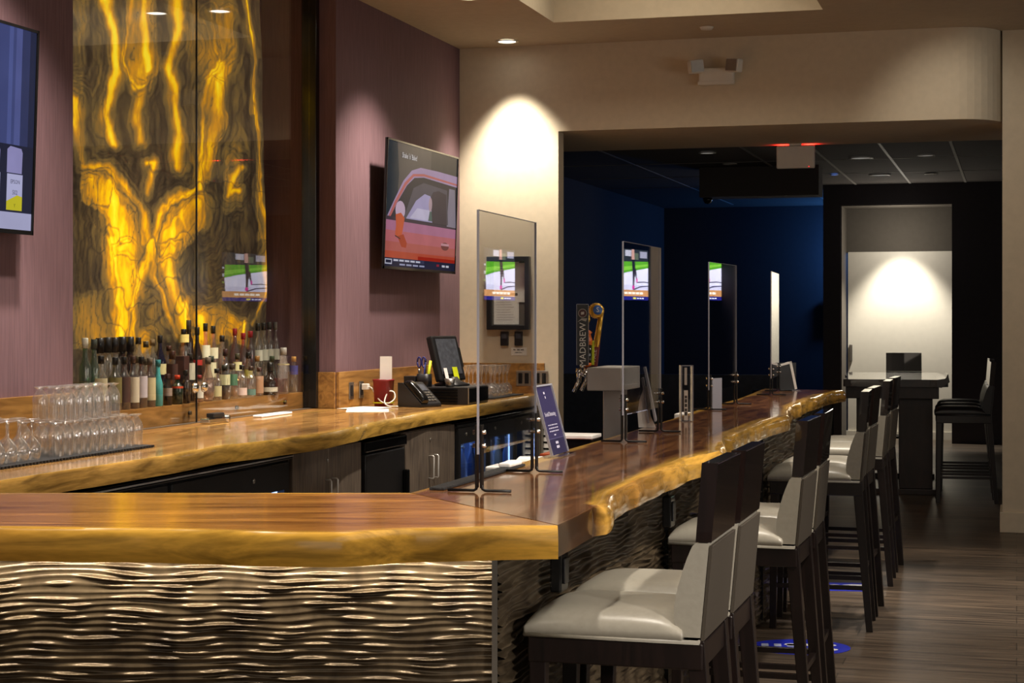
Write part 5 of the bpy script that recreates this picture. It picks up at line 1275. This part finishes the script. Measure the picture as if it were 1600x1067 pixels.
FL = [(1345, 245, .13, 'lamp_dim', 'large pale disc light in the far ceiling right of the exit sign'), (1375, 272, .13, 'lamp_dim', 'large pale disc light deeper in the far ceiling'), (1447, 241, .09, 'lamp_dim', 'unlit ring downlight at the right of the far ceiling'),
      (1455, 270, .08, 'lamp_off', 'dark ring downlight deepest at the right of the far ceiling'), (1140, 254, .08, 'lamp_off', 'dark ring downlight left of the exit sign, middle one'), (1105, 237, .09, 'lamp_dim', 'ring downlight left of the exit sign, nearest one'), (1177, 278, .08, 'lamp_off', 'dark ring downlight left of the exit sign, deepest one'),
      (1240, 272, .05, 'lamp_blue', 'small blue ceiling light, left of two under the exit sign'), (1304, 271, .05, 'lamp_blue', 'small blue ceiling light, right of two under the exit sign')]
for px, py, r, mk, lab in FL:
    u, v, _ = P(px, py, FZ); downlight('downlight', lab, u, v, FZ - .0065, r, M[mk])
u, v, _ = P(1104, 42, CZ); o = MB().lathe([(.04, -.02), (.05, -.004), (.05, 0)], 18).build('sprinkler_cover', M['white']); o.location = (u, v, CZ - .0005); tag(o, 'small round sprinkler cover on the ceiling above the emergency light', 'sprinkler')
# emergency light on the header
u = u_at(1121, VW); z = z_at(118, u, VW)
t = thing('emergency_light', 'twin-head emergency light on the cream header', 'emergency light', (u, VW - .001, z))
MB().box(-.13, .13, -.07, 0, -.075, .05).build('housing', M['white'], t, bevel=0.012)
MB().box(-.135, .135, -.075, -.07, -.075, -.05).build('lower_lip', M['white'], t, bevel=0.002)
for s in (-1, 1):
    hd = MB().box(-.055, .055, -.07, .0, -.05, .05, Matrix.Translation((s * .16, -.08, .055)) @ Matrix.Rotation(-s * .5, 4, 'Z') @ Matrix.Rotation(s * .12, 4, 'Y')).build('lamp_head', M['white'], t, bevel=0.012)
    MB().box(-.047, .047, -.076, -.0705, -.042, .042, Matrix.Translation((s * .16, -.08, .055)) @ Matrix.Rotation(-s * .5, 4, 'Z') @ Matrix.Rotation(s * .12, 4, 'Y')).build('lens', M['steel'], hd)
# exit sign
u, v, _ = P(1246, 227, 2.98)
t = thing('exit_sign', 'white-backed exit sign hanging under the header, glowing red above', 'exit sign', (u, v - .12, 2.979), 0)
MB().box(-.155, .155, -.025, .025, -.20, -.015).build('housing', M['white'], t, bevel=0.01)
MB().box(-.05, .05, -.03, .03, -.014, 0).build('canopy', M['white'], t)
for s in (-1, 1): MB().box(*(sorted((s * .07, s * .15))), -.004, .024, -.0148, -.0135).build('red_glow', M['red_led'], t)
MB().bar((.11, -.026, -.188), (.11, -.0285, -.188), .005, n=8).build('test_lamp', M['red_led'], t)
o = MB().lathe([(.0, -.07), (.035, -.06), (.05, -.03), (.055, 0)], 18, cap0=False).build('camera_dome', M['black_gloss']); o.location = (-3.36, 19.75, 2.919); tag(o, 'small black camera dome under the far ceiling beam', 'camera')
mb = MB()

# ================================================================ LIGHTS
def spot(name, loc, tgt, e, size, blend=.4, col=(1, .86, .68), r=.06):
    l = bpy.data.lights.new(name, 'SPOT'); l.energy = e; l.spot_size = math.radians(size); l.spot_blend = blend; l.color = col; l.shadow_soft_size = r
    o = bpy.data.objects.new(name, l); COL.objects.link(o); o.location = loc
    o.rotation_euler = (Vector(tgt) - Vector(loc)).to_track_quat('-Z', 'Y').to_euler(); return o
def area(name, loc, rot, e, sx, sy, col=(1, .9, .75)):
    l = bpy.data.lights.new(name, 'AREA'); l.energy = e; l.shape = 'RECTANGLE'; l.size = sx; l.size_y = sy; l.color = col
    o = bpy.data.objects.new(name, l); COL.objects.link(o); o.location = loc; o.rotation_euler = rot; return o
WARM = (1, .90, .77)
spot('light_cream', (-3.68, 12.70, CZ - .03), (-3.66, 12.86, 0), 360, 76, .75, (1, .92, .78))
spot('light_wall_a', (-3.45, 6.3, CZ - .03), (-3.75, 6.3, 0), 430, 95, .8, (1, .88, .76))
spot('light_wall_b', (-3.45, 8.6, CZ - .03), (-3.95, 8.7, 0), 430, 90, .8, WARM)
spot('light_wall_c', (-3.42, 10.9, CZ - .03), (-3.85, 11.1, 0), 380, 95, .8, (1, .88, .76))
spot('light_counter', (-2.93, 10.85, CZ - .03), (-3.2, 10.8, 0), 120, 80, .6, WARM)
for k, v in enumerate((4.2, 6.3, 8.6, 10.8)):
    spot('light_bar_%d' % k, (-1.15, v, CZ - .03), (-1.15, v, 0), (230, 200, 200, 230)[k], 62, .6, WARM)
spot('light_front_bar', (-2.6, 3.3, CZ - .03), (-2.3, 3.9, 0), 220, 70, .7, WARM)
for k, v in enumerate((5.0, 9.0)):
    spot('light_aisle_%d' % k, (0.9, v, CZ - .03), (-.5, v + .3, 0.2), 170, 90, .8, WARM)
o = area('light_strip_lamp', tuple(RZ @ Vector((-1.2, 4.318, .982))), (0, 0, A), 11, 2.3, .012, (1, .86, .66)); o.rotation_euler = (math.radians(8), 0, A)
area('light_tray', (-2.2, 11.3, CZ + .40), (0, 0, 0), 13, 1.4, .5, (1, .88, .68))
area('light_room', (1.2, 2.0, 3.5), (0, 0, 0), 60, 3, 5, (1, .86, .70))
spot('light_header', (-.6, 11.9, CZ - .03), (-.3, 13.2, 2.6), 26, 80, .9, WARM)
spot('light_door', (-1.42, 22.72, 2.95), (-1.42, 22.76, 0), 330, 78, .6, (1, .93, .80))
bl = bpy.data.lights.new('light_blue', 'POINT'); bl.energy = 80; bl.color = (.08, .32, 1.0); bl.shadow_soft_size = .1
bo = bpy.data.objects.new('light_blue', bl); COL.objects.link(bo); bo.location = (-1.95, 26.2, 2.5)
u, v, _ = P(1246, 227, 2.98)
for s_ in (-1, 1):
    area('light_exit', (u + s_ * .11, v - .06, 2.955), (PI, 0, 0), .55, .09, .03, (1, .03, .02))
pl_ = bpy.data.lights.new('light_recess_fill', 'POINT'); pl_.energy = 16; pl_.color = (1, .92, .8); pl_.shadow_soft_size = .2  # added fill lamp, evens out the light in the door recess
po_ = bpy.data.objects.new('light_recess_fill', pl_); COL.objects.link(po_); po_.location = (-1.42, 22.62, 2.55)
spot('light_stool_fill', (-.45, 10.1, CZ - .03), (-.75, 10.0, 0), 260, 44, .5, WARM)  # added overhead spot that brightens the far stool backs
spot('light_bottles', (-3.0, 8.7, CZ - .03), (-4.5, 8.8, 1.25), 420, 46, .6, WARM)
spot('light_glass_fill', (-3.0, 6.3, CZ - .03), (-3.8, 6.5, 1.0), 260, 40, .6, WARM)  # added spot that brightens the upturned glasses
spot('light_cabinet_fill', (-2.0, 9.4, CZ - .03), (-3.5, 9.9, .5), 320, 60, .7, WARM)  # added spot that brightens the back bar cabinet fronts
spot('light_panel_fill', (.9, 5.6, CZ - .03), (-1.25, 5.8, .75), 420, 50, .7, WARM)  # added spot that brightens the wavy panels on the stool side
spot('light_graze_fill', (.9, 3.2, 1.55), (-1.25, 5.0, .82), 170, 44, .7, (1, .92, .84))  # added low spot out of view, puts highlights on the panel ridges
area('light_front_fill', (.4, -2.6, 3.0), (math.radians(68), 0, A), 60, 5, 3, (1, .88, .72))  # added fill behind the camera, lifts surfaces that face it
area('light_side_fill', (5.0, 7.2, 1.9), (0, math.radians(90), 0), 70, 1.8, 5, (1, .92, .84))  # added soft side fill from out of view, no real source there
cl = area('light_cooler', (UF - .3, 11.9, .72), (0, 0, 0), 3.0, .3, 1.8, (.25, .45, 1.0))

w = bpy.data.worlds.new('world'); SC.world = w; w.use_nodes = True
bg = w.node_tree.nodes['Background']; bg.inputs[0].default_value = (.9, .85, .8, 1); bg.inputs[1].default_value = .06

# ================================================================ CAMERA
cam = bpy.data.cameras.new('camera'); cam.sensor_width = 36.0; cam.lens = 36.0 * F / 1600.0
cam.shift_y = -(533.5 - HZ) / 1600.0; cam.clip_end = 100
co = bpy.data.objects.new('camera', cam); COL.objects.link(co); co.location = (0, 0, EYE); co.rotation_euler = (PI / 2, 0, A)
SC.camera = co
SC.view_settings.view_transform = 'Standard'; SC.view_settings.look = 'None'; SC.view_settings.exposure = 0.0
SC.cycles.max_bounces = 8; SC.cycles.transparent_max_bounces = 24; SC.cycles.glossy_bounces = 5; SC.cycles.diffuse_bounces = 3
SC.cycles.sample_clamp_indirect = 4.0; SC.cycles.caustics_reflective = False; SC.cycles.caustics_refractive = False
SC.cycles.use_denoising = True
